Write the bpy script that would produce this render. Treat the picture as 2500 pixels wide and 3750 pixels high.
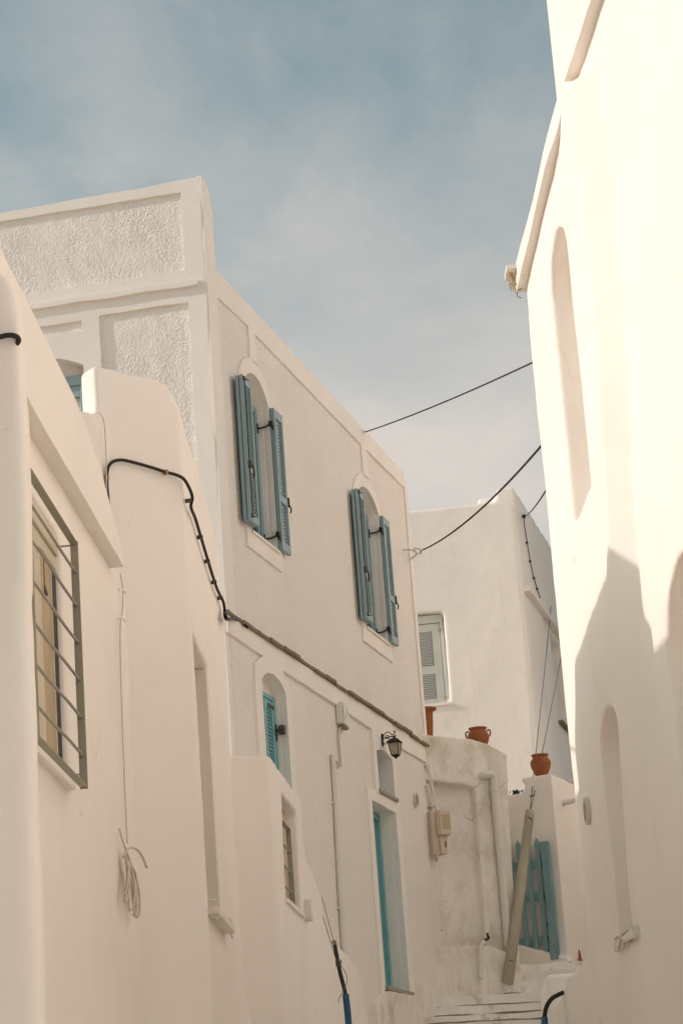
import bpy, bmesh, math, random
from math import sin, cos, radians, pi
from mathutils import Vector, Matrix, noise
from mathutils.geometry import tessellate_polygon

random.seed(7)
for o in list(bpy.data.objects):
    bpy.data.objects.remove(o)
scene = bpy.context.scene
COL = scene.collection

# ------------------------------------------------------------------ camera
PITCH, ROLL = radians(16.1), radians(4.18)
F = Vector((0, cos(PITCH), sin(PITCH)))
R0 = Vector((1, 0, 0)); U0 = Vector((0, -sin(PITCH), cos(PITCH)))
Rv = cos(ROLL) * R0 - sin(ROLL) * U0
Uv = sin(ROLL) * R0 + cos(ROLL) * U0
cam = bpy.data.cameras.new('camera')
cam.sensor_fit = 'VERTICAL'; cam.sensor_height = 36; cam.sensor_width = 24
cam.lens = 85.485; cam.clip_start = 0.1; cam.clip_end = 5000
camo = bpy.data.objects.new('camera', cam); COL.objects.link(camo)
mw = Matrix((Rv, Uv, -F)).transposed().to_4x4(); mw.translation = Vector((0, 0, 1.6))
camo.matrix_world = mw
scene.camera = camo

# ------------------------------------------------------------------ light
SUN_AZ, SUN_EL = radians(268.3), radians(25.0)          # azimuth clockwise from +Y (view direction)
S = Vector((sin(SUN_AZ) * cos(SUN_EL), cos(SUN_AZ) * cos(SUN_EL), sin(SUN_EL)))
sun = bpy.data.lights.new('sun', 'SUN'); sun.energy = 2.0; sun.angle = radians(0.9); sun.color = (1.0, 0.82, 0.74)
suno = bpy.data.objects.new('sun', sun); COL.objects.link(suno)
suno.rotation_euler = (-S).to_track_quat('-Z', 'Y').to_euler(); suno.location = S * 60

world = bpy.data.worlds.new('World'); scene.world = world; world.use_nodes = True
nt = world.node_tree; nt.nodes.clear()
def wn(t, **k):
    n = nt.nodes.new(t)
    for a, b in k.items(): setattr(n, a, b)
    return n
out = wn('ShaderNodeOutputWorld'); bg = wn('ShaderNodeBackground'); bg.inputs['Strength'].default_value = 0.15
sky = wn('ShaderNodeTexSky', sky_type='NISHITA', sun_disc=False, sun_elevation=SUN_EL, sun_rotation=SUN_AZ,
         air_density=1.0, dust_density=3.5, ozone_density=1.0, altitude=100)
tc = wn('ShaderNodeTexCoord')
mp = wn('ShaderNodeMapping'); mp.inputs['Scale'].default_value = (2.4, 2.4, 4.2); mp.inputs['Rotation'].default_value = (0.35, 0.25, 0.6); mp.inputs['Location'].default_value = (0.9, 0.3, 0.15)
nz = wn('ShaderNodeTexNoise'); nz.inputs['Scale'].default_value = 1.6; nz.inputs['Detail'].default_value = 10; nz.inputs['Roughness'].default_value = 0.58; nz.inputs['Distortion'].default_value = 0.35
rp = wn('ShaderNodeValToRGB'); rp.color_ramp.elements[0].position = 0.36; rp.color_ramp.elements[1].position = 0.66
rp.color_ramp.interpolation = 'EASE'
sep = wn('ShaderNodeSeparateXYZ')
mr = wn('ShaderNodeMapRange'); mr.inputs['From Min'].default_value = 0.26; mr.inputs['From Max'].default_value = 0.49
mr.inputs['To Min'].default_value = 0.78; mr.inputs['To Max'].default_value = -0.14; mr.interpolation_type = 'SMOOTHSTEP'
mx = wn('ShaderNodeMath', operation='MULTIPLY_ADD'); mx.inputs[1].default_value = 0.46; mx.use_clamp = True
bw = wn('ShaderNodeHueSaturation'); bw.inputs['Saturation'].default_value = 0.50; bw.inputs['Value'].default_value = 0.85
tint = wn('ShaderNodeMixRGB', blend_type='MULTIPLY'); tint.inputs['Fac'].default_value = 1; tint.inputs['Color2'].default_value = (0.73, 0.90, 0.85, 1)
mix = wn('ShaderNodeMixRGB'); mix.inputs['Color2'].default_value = (3.75, 3.44, 3.16, 1)
L_ = nt.links.new
L_(tc.outputs['Generated'], mp.inputs['Vector']); L_(mp.outputs['Vector'], nz.inputs['Vector']); L_(nz.outputs['Fac'], rp.inputs['Fac'])
L_(tc.outputs['Generated'], sep.inputs['Vector']); L_(sep.outputs['Z'], mr.inputs['Value'])
L_(rp.outputs['Color'], mx.inputs[0]); L_(mr.outputs['Result'], mx.inputs[2])
L_(sky.outputs['Color'], bw.inputs['Color']); L_(bw.outputs['Color'], tint.inputs['Color1']); L_(tint.outputs['Color'], mix.inputs['Color1'])
L_(mx.outputs['Value'], mix.inputs['Fac']); L_(mix.outputs['Color'], bg.inputs['Color']); L_(bg.outputs['Background'], out.inputs['Surface'])

vs = scene.view_settings
vs.view_transform = 'Standard'; vs.look = 'None'; vs.gamma = 1; vs.exposure = 0.34; vs.use_curve_mapping = False
scene.render.engine = 'CYCLES'
scene.cycles.max_bounces = 10; scene.cycles.diffuse_bounces = 7
scene.render.resolution_x = 682; scene.render.resolution_y = 1024

# ------------------------------------------------------------------ materials
def mat(name, col, rough=0.85, var=0.06, vscale=1.3, bump=0.15, bscale=28, bdist=0.01, fine=0.0, spec=0.0,
        grime=None, gscale=2.0, gpos=(0.55, 0.75), pits=None, metal=0.0, streak=None, stretch=(1, 1, 1), transmission=0.0, crack=None, dark_band=None):
    m = bpy.data.materials.new(name); m.use_nodes = True
    t = m.node_tree; N = t.nodes; lk = t.links.new
    b = N['Principled BSDF']; b.inputs['Roughness'].default_value = rough; b.inputs['Metallic'].default_value = metal
    b.inputs['Specular IOR Level'].default_value = 0.25 + spec
    if transmission: b.inputs['Transmission Weight'].default_value = transmission
    co = N.new('ShaderNodeTexCoord'); mp = N.new('ShaderNodeMapping'); mp.inputs['Scale'].default_value = stretch
    lk(co.outputs['Object'], mp.inputs['Vector'])
    def ns(scale, det=4, rg=0.55, vec=None):
        n = N.new('ShaderNodeTexNoise'); n.inputs['Scale'].default_value = scale
        n.inputs['Detail'].default_value = det; n.inputs['Roughness'].default_value = rg
        lk((vec or mp).outputs['Vector'], n.inputs['Vector']); return n
    def ramp(src, p0, p1, c0=(0, 0, 0, 1), c1=(1, 1, 1, 1)):
        r = N.new('ShaderNodeValToRGB'); e = r.color_ramp.elements
        e[0].position = p0; e[1].position = p1; e[0].color = c0; e[1].color = c1
        lk(src, r.inputs['Fac']); return r.outputs['Color']
    def mixc(f, a, bb):
        x = N.new('ShaderNodeMixRGB')
        for s, v in ((x.inputs['Fac'], f), (x.inputs['Color1'], a), (x.inputs['Color2'], bb)):
            if isinstance(v, (tuple, list)): s.default_value = (*v[:3], 1)
            elif isinstance(v, float): s.default_value = v
            else: lk(v, s)
        return x.outputs['Color']
    c = Vector(col)
    n1 = ns(vscale, 5)
    base = ramp(n1.outputs['Fac'], 0.3, 0.7, (*(c * (1 - var)), 1), (*(c * (1 + var * 0.5)), 1))
    if grime:
        g = ramp(ns(gscale, 8, 0.65).outputs['Fac'], gpos[0], gpos[1]); base = mixc(g, base, grime)
    if streak:
        m2 = N.new('ShaderNodeMapping'); m2.inputs['Scale'].default_value = (9, 9, 0.5); lk(co.outputs['Object'], m2.inputs['Vector'])
        s = ramp(ns(1.6, 5, 0.6, m2).outputs['Fac'], 0.56, 0.80); base = mixc(s, base, streak)
    if pits:
        p = ramp(ns(pits[0], 3, 0.6).outputs['Fac'], pits[1], pits[1] + 0.07); base = mixc(p, base, pits[2])
    for su, s0, s1 in dark_band or ():           # darker band on the wall beside the folded leaves, own coordinates of the house
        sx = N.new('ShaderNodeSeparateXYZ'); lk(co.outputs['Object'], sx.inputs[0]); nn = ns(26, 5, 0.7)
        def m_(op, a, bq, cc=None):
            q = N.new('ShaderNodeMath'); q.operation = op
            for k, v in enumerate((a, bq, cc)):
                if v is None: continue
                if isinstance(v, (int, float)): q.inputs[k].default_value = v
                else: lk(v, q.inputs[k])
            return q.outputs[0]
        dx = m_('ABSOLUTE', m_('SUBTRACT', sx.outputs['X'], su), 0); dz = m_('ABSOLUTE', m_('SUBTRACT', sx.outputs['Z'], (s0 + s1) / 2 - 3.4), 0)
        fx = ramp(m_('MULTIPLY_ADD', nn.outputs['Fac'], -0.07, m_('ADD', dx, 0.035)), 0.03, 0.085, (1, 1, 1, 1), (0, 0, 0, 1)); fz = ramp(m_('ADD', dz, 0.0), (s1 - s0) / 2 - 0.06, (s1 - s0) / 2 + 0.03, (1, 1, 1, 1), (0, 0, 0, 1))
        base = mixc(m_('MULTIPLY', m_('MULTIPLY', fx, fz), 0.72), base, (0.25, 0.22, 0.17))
    if crack:
        nv = ns(2.5, 4); ad = N.new('ShaderNodeVectorMath'); ad.operation = 'MULTIPLY_ADD'; ad.inputs[1].default_value = (0.35, 0.35, 0.35)
        lk(nv.outputs['Color'], ad.inputs[0]); lk(mp.outputs['Vector'], ad.inputs[2])
        vo = N.new('ShaderNodeTexVoronoi'); vo.feature = 'DISTANCE_TO_EDGE'; vo.inputs['Scale'].default_value = crack[0]; lk(ad.outputs['Vector'], vo.inputs['Vector'])
        c1 = ramp(vo.outputs['Distance'], 0.0, crack[1], (1, 1, 1, 1), (0, 0, 0, 1)); c2 = ramp(ns(0.9, 3).outputs['Fac'], 0.56, 0.66)
        mu = N.new('ShaderNodeMath'); mu.operation = 'MULTIPLY'; lk(c1, mu.inputs[0]); lk(c2, mu.inputs[1])
        base = mixc(mu.outputs[0], base, crack[2])
    lk(base, b.inputs['Base Color'])
    if bump:
        bp = N.new('ShaderNodeBump'); bp.inputs['Strength'].default_value = bump; bp.inputs['Distance'].default_value = bdist
        lk(ns(bscale, 6, 0.6).outputs['Fac'], bp.inputs['Height']); last = bp
        if fine:
            b2 = N.new('ShaderNodeBump'); b2.inputs['Strength'].default_value = fine; b2.inputs['Distance'].default_value = 0.006
            lk(ns(110, 3, 0.7).outputs['Fac'], b2.inputs['Height']); lk(bp.outputs['Normal'], b2.inputs['Normal']); last = b2
        lk(last.outputs['Normal'], b.inputs['Normal'])
    return m

M = {}
M['white'] = mat('whitewash', (0.88, 0.818, 0.762), 0.9, 0.05, 0.9, 0.25, 14, 0.012, 0.10, grime=(0.80, 0.73, 0.65), gscale=0.9, gpos=(0.55, 0.85), pits=(13, 0.755, (0.66, 0.58, 0.48)), crack=(0.7, 0.004, (0.64, 0.56, 0.46)))
M['white_far'] = mat('whitewash_far', (0.88, 0.818, 0.762), 0.9, 0.05, 0.9, 0.35, 16, 0.012, 0.15, grime=(0.68, 0.61, 0.51), gscale=1.1, gpos=(0.58, 0.82), streak=(0.79, 0.715, 0.63))
M['rough'] = mat('roughcast', (0.88, 0.818, 0.762), 0.95, 0.04, 1.0, 0.65, 44, 0.022, 0.55, pits=(52, 0.595, (0.58, 0.51, 0.42)), dark_band=((-5.10, 7.92, 9.40), (-0.97, 7.85, 9.36)), grime=(0.76, 0.70, 0.60), gscale=0.7, gpos=(0.58, 0.9))
M['panel'] = mat('stippled_render', (0.88, 0.818, 0.762), 0.95, 0.05, 1.2, 0.5, 60, 0.01, 0.2)
M['band'] = mat('smooth_plaster', (0.88, 0.818, 0.762), 0.9, 0.05, 1.5, 0.25, 25, 0.008, 0.08, pits=(7, 0.72, (0.55, 0.47, 0.35)))
M['old'] = mat('old_plaster', (0.86, 0.80, 0.725), 0.95, 0.08, 1.6, 0.8, 12, 0.02, 0.3, grime=(0.55, 0.47, 0.35), gscale=2.6, gpos=(0.48, 0.76), pits=(9, 0.72, (0.28, 0.22, 0.15)), streak=(0.62, 0.55, 0.44), crack=(1.6, 0.010, (0.33, 0.27, 0.18)))
M['step'] = mat('worn_step_paint', (0.88, 0.835, 0.785), 0.9, 0.1, 3.0, 0.7, 14, 0.02, 0.2, grime=(0.46, 0.39, 0.29), gscale=4.5, gpos=(0.56, 0.72))
M['joint'] = mat('dirty_step_joint', (0.33, 0.28, 0.20), 0.95, 0.25, 6, 0.6, 20)
M['slate'] = mat('slate', (0.25, 0.20, 0.13), 0.9, 0.2, 7, 0.8, 20, 0.02)
M['grey_slate'] = mat('grey_slate', (0.36, 0.33, 0.28), 0.9, 0.15, 7, 0.5, 20, 0.02)
M['teal'] = mat('faded_teal_paint', (0.285, 0.395, 0.42), 0.55, 0.06, 6, 0.15, 40, 0.004, spec=0.15, stretch=(1, 1, 0.2))
M['teal_bright'] = mat('bright_teal_paint', (0.20, 0.43, 0.46), 0.5, 0.06, 6, 0.12, 40, 0.004, spec=0.15, stretch=(1, 1, 0.2))
M['teal_gate'] = mat('weathered_teal_paint', (0.205, 0.335, 0.36), 0.7, 0.12, 8, 0.3, 30, 0.006, grime=(0.12, 0.19, 0.19), gscale=7, gpos=(0.60, 0.72), stretch=(1, 1, 0.25))
M['grey_wood'] = mat('peeling_grey_paint', (0.68, 0.68, 0.63), 0.7, 0.07, 5, 0.3, 30, 0.006, pits=(16, 0.71, (0.45, 0.35, 0.22)))
M['cream'] = mat('cream_paint', (0.66, 0.58, 0.45), 0.6, 0.1, 4, 0.15, 30, 0.004, grime=(0.45, 0.33, 0.19), gscale=3, gpos=(0.62, 0.9))
M['reveal_shade'] = mat('grey_green_reveal_shade', (0.66, 0.62, 0.53), 0.85, 0.06, 4, 0.3, 20, 0.006, stretch=(1, 1, 0.3))  # grey-green tone of the slot's far reveal, shade included in the colour
M['tan'] = mat('aged_tan_board', (0.52, 0.41, 0.27), 0.8, 0.15, 5, 0.3, 20, 0.006, pits=(14, 0.74, (0.25, 0.17, 0.09)))
M['dark'] = mat('dark_interior', (0.022, 0.020, 0.018), 0.6, 0.0, 1, 0)
M['glass'] = mat('dark_window_glass', (0.05, 0.055, 0.055), 0.12, 0.0, 1, 0, spec=0.3)
M['iron'] = mat('black_iron', (0.018, 0.017, 0.016), 0.5, 0.2, 30, 0.2, 60, 0.002, spec=0.2)
M['brown_iron'] = mat('weathered_iron', (0.10, 0.085, 0.065), 0.6, 0.3, 30, 0.2, 60, 0.002)
M['grille'] = mat('olive_grey_metal_paint', (0.33, 0.305, 0.245), 0.55, 0.08, 6, 0.1, 40, 0.002, spec=0.1)
M['terracotta'] = mat('terracotta', (0.34, 0.12, 0.05), 0.85, 0.12, 7, 0.15, 60, 0.004, fine=0.05, grime=(0.24, 0.085, 0.04), gscale=4, gpos=(0.55, 0.8))
M['cable'] = mat('black_cable', (0.030, 0.025, 0.020), 0.6, 0.2, 20, 0.1, 60, 0.002)
M['cable_white'] = mat('white_cable', (0.62, 0.56, 0.47), 0.7, 0.1, 10, 0.1, 60, 0.002)
M['pvc'] = mat('white_painted_pipe', (0.76, 0.725, 0.67), 0.75, 0.05, 3, 0.15, 20, 0.006, grime=(0.58, 0.50, 0.40), gscale=3, gpos=(0.6, 0.85))
M['duct'] = mat('grey_green_pipe', (0.47, 0.425, 0.32), 0.6, 0.12, 3, 0.15, 14, 0.006, pits=(11, 0.74, (0.6, 0.55, 0.45)), grime=(0.34, 0.29, 0.19), gscale=3.5, gpos=(0.55, 0.8), stretch=(1, 1, 0.4))
M['wire'] = mat('steel_wire', (0.20, 0.175, 0.13), 0.5, 0.1, 10, 0, metal=0.3)
M['beige_box'] = mat('beige_plastic', (0.66, 0.56, 0.44), 0.6, 0.06, 5, 0.1, 30, 0.003, grime=(0.52, 0.41, 0.29), gscale=5, gpos=(0.58, 0.8))
M['brass'] = mat('brass_clip', (0.35, 0.20, 0.08), 0.5, 0.1, 10, 0)
M['blue'] = mat('blue_plastic', (0.02, 0.10, 0.19), 0.5, 0.15, 8, 0.1, 40, 0.003, spec=0.1)
M['vent'] = mat('vent_plastic', (0.66, 0.58, 0.47), 0.6, 0.05, 5, 0.05, 40, 0.002)
M['red'] = mat('red_spray_paint', (0.42, 0.03, 0.02), 0.8, 0.1, 20, 0)
M['leaf'] = mat('dark_leaf', (0.035, 0.055, 0.03), 0.5, 0.2, 12, 0)
M['bamboo'] = mat('dry_reed', (0.48, 0.36, 0.20), 0.8, 0.2, 20, 0.3, 40, 0.004)
M['earth'] = mat('pale_earth', (0.44, 0.39, 0.31), 0.95, 0.2, 0.4, 0.5, 3, 0.05)
M['paving'] = mat('whitewashed_paving', (0.76, 0.72, 0.65), 0.95, 0.1, 1.0, 0.4, 6, 0.02)
# lantern glass: real panes, slightly frosted
gm = bpy.data.materials.new('lantern_glass'); gm.use_nodes = True
gb = gm.node_tree.nodes['Principled BSDF']; gb.inputs['Base Color'].default_value = (0.72, 0.68, 0.58, 1)
gb.inputs['Roughness'].default_value = 0.35; gb.inputs['Transmission Weight'].default_value = 0.75; gb.inputs['IOR'].default_value = 1.1
M['lantern_glass'] = gm

# ------------------------------------------------------------------ frames of reference and mesh helpers
class Fr:
    """vertical wall plane: u runs to the viewer's right, z is height, d is distance out of the wall"""
    def __init__(s, x, y, az):
        a = radians(az); s.o = Vector((x, y, 0)); s.dir = Vector((sin(a), cos(a), 0)); s.n = Vector((cos(a), -sin(a), 0)); s.rot = radians(90 - az)
    def w(s, u, z, d=0.0):
        v = s.o + s.dir * u + s.n * d; v.z = z; return v

INV = {}
def tag(o, label=None, cat=None, group=None, kind=None):
    if label: o['label'] = label
    if cat: o['category'] = cat
    if group: o['group'] = group
    if kind: o['kind'] = kind
    return o
def thing(name, loc, rot, label, cat, group=None):
    o = bpy.data.objects.new(name, None); COL.objects.link(o); o.empty_display_size = 0.2
    o.location = loc; o.rotation_euler = (0, 0, rot)
    INV[o] = (Matrix.Translation(Vector(loc)) @ Matrix.Rotation(rot, 4, 'Z')).inverted()
    return tag(o, label, cat, group)
def link(name, bm, m, parent=None, smooth=False, recalc=True):
    """mesh built in world coordinates, stored in its thing's own coordinates"""
    if recalc: bmesh.ops.recalc_face_normals(bm, faces=bm.faces[:])
    me = bpy.data.meshes.new(name)
    if parent is not None: bm.transform(INV[parent])
    bm.to_mesh(me); bm.free()
    for p in me.polygons: p.use_smooth = smooth
    if m is not None: me.materials.append(M[m] if isinstance(m, str) else m)
    o = bpy.data.objects.new(name, me); COL.objects.link(o)
    if parent is not None: o.parent = parent; INV[o] = INV[parent]
    return o
def single(name, bm, m, label, cat, group=None, smooth=True, origin=None):
    """a thing that is one mesh"""
    o = link(name, bm, m, None, smooth)
    if origin is not None:
        o.data.transform(Matrix.Translation(-Vector(origin))); o.location = origin
    return tag(o, label, cat, group)
def place(name, me, parent, loc, rot=(0, 0, 0)):
    o = bpy.data.objects.new(name, me); COL.objects.link(o); o.parent = parent; o.location = loc; o.rotation_euler = rot; return o

def B(): return bmesh.new()
def add_hex(bm, p, bev=0.0):
    """p: 8 corners, bottom loop then top loop"""
    v = [bm.verts.new(q) for q in p]
    fs = [bm.faces.new([v[i] for i in f]) for f in ((0, 3, 2, 1), (4, 5, 6, 7), (0, 1, 5, 4), (1, 2, 6, 5), (2, 3, 7, 6), (3, 0, 4, 7))]
    if bev:
        es = list({e for f in fs for e in f.edges}); bmesh.ops.bevel(bm, geom=es, offset=bev, segments=2, affect='EDGES', profile=0.5)
def add_box(bm, fr, u0, u1, z0, z1, d0, d1, bev=0.0):
    add_hex(bm, [fr.w(u0, z0, d0), fr.w(u1, z0, d0), fr.w(u1, z0, d1), fr.w(u0, z0, d1), fr.w(u0, z1, d0), fr.w(u1, z1, d0), fr.w(u1, z1, d1), fr.w(u0, z1, d1)], bev)
def dens(pts, step=0.12, amp=0.006, seed=0, closed=True):
    """hand-plastered outline: subdivide and wobble"""
    out = []; n = len(pts)
    for i in range(n if closed else n - 1):
        a = Vector(pts[i]); b = Vector(pts[(i + 1) % n]); k = max(1, int((b - a).length / step))
        for j in range(k):
            p = a.lerp(b, j / k)
            if j: 
                q = noise.noise_vector((p.x * 3 + seed * 7.3, p.y * 3, seed)); p = p + Vector((q.x, q.y)) * amp * 2
            out.append((p.x, p.y))
    if not closed: out.append(tuple(pts[-1]))
    return out
def add_poly(bm, fmap, outer, holes, d0, d1):
    """extrude a polygon with holes between d0 and d1"""
    loops = [outer] + list(holes)
    tri = tessellate_polygon([[Vector((p[0], p[1], 0)) for p in l] for l in loops])
    flat = [p for l in loops for p in l]
    fv = [bm.verts.new(fmap(p, d1)) for p in flat]; bv = [bm.verts.new(fmap(p, d0)) for p in flat]
    for t in tri:
        try:
            bm.faces.new([fv[i] for i in t]); bm.faces.new([bv[i] for i in reversed(t)])
        except ValueError: pass
    k = 0
    for l in loops:
        n = len(l)
        for i in range(n):
            a, b = k + i, k + (i + 1) % n
            try: bm.faces.new((fv[a], fv[b], bv[b], bv[a]))
            except ValueError: pass
        k += n
def wall_poly(bm, fr, outer, holes, d0, d1): add_poly(bm, lambda p, d: fr.w(p[0], p[1], d), outer, holes, d0, d1)
def plan(bm, poly, z0, z1): add_poly(bm, lambda p, d: Vector((p[0], p[1], d)), poly, [], z0, z1)
def smooth_path(pts, n=6):
    P = [Vector(p) for p in pts]
    if len(P) < 3: return P
    Q = [2 * P[0] - P[1]] + P + [2 * P[-1] - P[-2]]; out = []
    for i in range(1, len(Q) - 2):
        for j in range(n):
            t = j / n; a, b, c, d = Q[i - 1], Q[i], Q[i + 1], Q[i + 2]
            out.append(0.5 * ((2 * b) + (c - a) * t + (2 * a - 5 * b + 4 * c - d) * t * t + (3 * b - a - 3 * c + d) * t ** 3))
    out.append(P[-1]); return out
def add_tube(bm, pts, r, seg=8, n=6, smooth=True, caps=True):
    P = smooth_path(pts, n) if smooth else [Vector(p) for p in pts]
    rings = []; up = None
    for i, p in enumerate(P):
        t = (P[min(i + 1, len(P) - 1)] - P[max(i - 1, 0)])
        if t.length < 1e-9: t = Vector((0, 0, 1))
        t.normalize()
        if up is None:
            up = Vector((0, 0, 1)) if abs(t.z) < 0.9 else Vector((1, 0, 0))
        up = (up - t * up.dot(t))
        if up.length < 1e-6: up = t.orthogonal()
        up.normalize(); s = t.cross(up)
        rr = r[min(i, len(r) - 1)] if isinstance(r, (list, tuple)) else r
        rings.append([bm.verts.new(p + rr * (cos(a) * up + sin(a) * s)) for a in [2 * pi * k / seg for k in range(seg)]])
    for a, b in zip(rings, rings[1:]):
        for k in range(seg): bm.faces.new((a[k], a[(k + 1) % seg], b[(k + 1) % seg], b[k]))
    if caps: bm.faces.new(rings[0]); bm.faces.new(rings[-1])
def add_lathe(bm, c, prof, seg=32, axis=(0, 0, 1)):
    """prof: (radius, height) pairs along the axis"""
    ax = Vector(axis).normalized(); x = ax.orthogonal().normalized(); y = ax.cross(x); c = Vector(c); rings = []
    for r, h in prof:
        if r < 1e-5: rings.append([bm.verts.new(c + ax * h)])
        else: rings.append([bm.verts.new(c + ax * h + r * (cos(2 * pi * k / seg) * x + sin(2 * pi * k / seg) * y)) for k in range(seg)])
    for a, b in zip(rings, rings[1:]):
        for k in range(seg):
            k2 = (k + 1) % seg
            if len(a) == 1 and len(b) == 1: continue
            if len(a) == 1: bm.faces.new((a[0], b[k], b[k2]))
            elif len(b) == 1: bm.faces.new((a[k], b[0], a[k2]))
            else: bm.faces.new((a[k], a[k2], b[k2], b[k]))
    for rg in (rings[0], rings[-1]):
        if len(rg) > 2: bm.faces.new(rg)
def arch(u0, u1, z0, zs, za, n=14):
    """opening outline with a curved head: from z0, springing zs, apex za"""
    c = (u0 + u1) / 2; w = (u1 - u0) / 2; h = za - zs
    R = (w * w + h * h) / (2 * h); cz = za - R; a0 = math.asin(max(-1, min(1, w / R)))
    if h > w: a0 = pi - a0
    pts = [(u0, z0), (u1, z0)]
    for i in range(n + 1):
        a = a0 - 2 * a0 * i / n; pts.append((c + R * sin(a), cz + R * cos(a)))
    return pts
def ellarch(u0, u1, z0, zs, za, n=16):
    c = (u0 + u1) / 2; w = (u1 - u0) / 2; h = za - zs; pts = [(u0, z0), (u1, z0)]
    for i in range(n + 1):
        a = pi * i / n; pts.append((c + w * cos(a), zs + h * sin(a)))
    return pts

TEX = {}
def cloud_tex(size, depth=2):
    k = (size, depth)
    if k not in TEX:
        t = bpy.data.textures.new('plaster_lumps', 'CLOUDS'); t.noise_scale = size; t.noise_depth = depth; TEX[k] = t
    return TEX[k]
def solid(name, bm, m, parent, voxel=0.03, smooth=3, lumps=((0.9, 0.02), (0.22, 0.008))):
    """union of overlapping closed shapes turned into one hand-plastered soft-edged mass"""
    o = link(name, bm, m, parent)
    md = o.modifiers.new('r', 'REMESH'); md.mode = 'VOXEL'; md.voxel_size = voxel; md.use_smooth_shade = True
    if smooth:
        sm = o.modifiers.new('s', 'SMOOTH'); sm.factor = 0.5; sm.iterations = smooth
    for sz, st in lumps:
        d = o.modifiers.new('d', 'DISPLACE'); d.texture = cloud_tex(sz); d.strength = st; d.mid_level = 0.5
    dg = bpy.context.evaluated_depsgraph_get(); dg.update()
    me = bpy.data.meshes.new_from_object(o.evaluated_get(dg))
    o.modifiers.clear(); old = o.data; o.data = me; me.name = name; bpy.data.meshes.remove(old)
    if not me.materials: me.materials.append(M[m])
    return o

# ------------------------------------------------------------------ ground and street
bm = B()
prof = [(-300, -4), (-12, -1.4), (0, 0), (20, 2.45), (27, 3.25), (31, 4.3), (45, 5.9), (120, 7), (1500, 7)]
xs = [-1500, -200, -40, 40, 200, 1500]
gv = [[bm.verts.new((x, y, z)) for x in xs] for y, z in prof]
for a, b in zip(gv, gv[1:]):
    for k in range(len(xs) - 1): bm.faces.new((a[k], a[k + 1], b[k + 1], b[k]))
tag(link('ground', bm, 'earth'), kind='structure')
bm = B()
gv = [[bm.verts.new((x, y, z + 0.02)) for x in (-1.6, 0, 2.4)] for y, z in prof[1:5]]
for a, b in zip(gv, gv[1:]):
    for k in range(2): bm.faces.new((a[k], a[k + 1], b[k + 1], b[k]))
tag(link('street', bm, 'paving'), kind='structure')

# steps climbing beside the house door
fs = Fr(0.69, 28.7, 76)
steps = bpy.data.objects.new('steps', None); COL.objects.link(steps); steps.location = (0.69, 28.7, 3.4); steps.rotation_euler = (0, 0, fs.rot)
INV[steps] = (Matrix.Translation(Vector((0.69, 28.7, 3.4))) @ Matrix.Rotation(fs.rot, 4, 'Z')).inverted()
tag(steps, 'worn whitewashed steps climbing past the blue door', None, None, 'structure')
def make_step(u0, u1, z0, z1, d0, d1, sd):
    bm = B()
    top = dens([(u0, z1), (u1, z1)], 0.09, 0.011, sd, False); bot = dens([(u1, z0 + 0.022), (u0, z0 + 0.022)], 0.09, 0.011, sd + 3, False)
    wall_poly(bm, fs, bot[::1] + top, [], d0, d1)
    es = [e for e in bm.edges if len(e.link_faces) == 2 and e.calc_face_angle(0) > 1.0]
    bmesh.ops.bevel(bm, geom=es, offset=0.007, segments=2, affect='EDGES')
    link('step', bm, 'step', steps)
    bm = B(); add_box(bm, fs, u0, u1, z0 - 0.03, z0 + 0.04, d0, d1 - 0.022); link('step_joint', bm, 'joint', steps)
# (height of riser top, how far in front of the first step)
make_step(-0.35, 1.9, 3.935, 4.095, -1.2, 0.0, 1)
make_step(-0.75, 2.0, 3.79, 3.915, -0.6, 0.42, 2)
make_step(-0.80, 2.1, 3.66, 3.765, -0.2, 0.84, 3)
make_step(-0.85, 2.2, 3.545, 3.635, 0.2, 1.26, 4)
make_step(-0.9, 2.2, 3.40, 3.52, 0.6, 1.68, 5)
make_step(0.86, 2.3, 4.11, 4.235, -1.7, -0.45, 6)
make_step(1.02, 2.3, 4.25, 4.365, -2.0, -0.85, 7)

# ------------------------------------------------------------------ house with blue shutters
fM = Fr(0.333, 27.0, 14.7)                       # its street side
fC = Fr(-1.126, 21.438, 102.0)                   # its end wall towards us
MH = thing('whitewashed_house', (0.333, 27.0, 3.4), fM.rot, 'tall whitewashed house with teal shutters and stippled end panels, in the middle of the row', 'house')
UE = 1.86
bm = B()
# outlines of the openings
w1 = arch(-4.80, -3.96, 7.93, 9.42, 9.64); w2 = arch(-0.66, 0.30, 7.86, 9.41, 9.60)
lw = arch(-4.81, -4.04, 5.2, 6.47, 6.60)
tr = arch(-0.66, 0.02, 6.03, 6.47, 6.52); dr = [(-1.0, 3.885), (0.03, 3.885), (0.03, 5.87), (-1.0, 5.87)]
wall_poly(bm, fM, [(-5.64, 2.6), (1.62, 2.6), (1.68, 4.1), (UE, 6.0), (UE, 10.15), (UE - 0.13, 10.33), (-5.64, 10.38)], [w1, w2, lw, tr, dr], -0.30, 0.0)
wall_poly(bm, fM, [(-5.6, 2.6), (1.62, 2.6), (UE, 6.0), (UE, 10.15), (UE - 0.13, 10.33), (-5.6, 10.3)], [], -0.6, -0.27)
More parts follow.
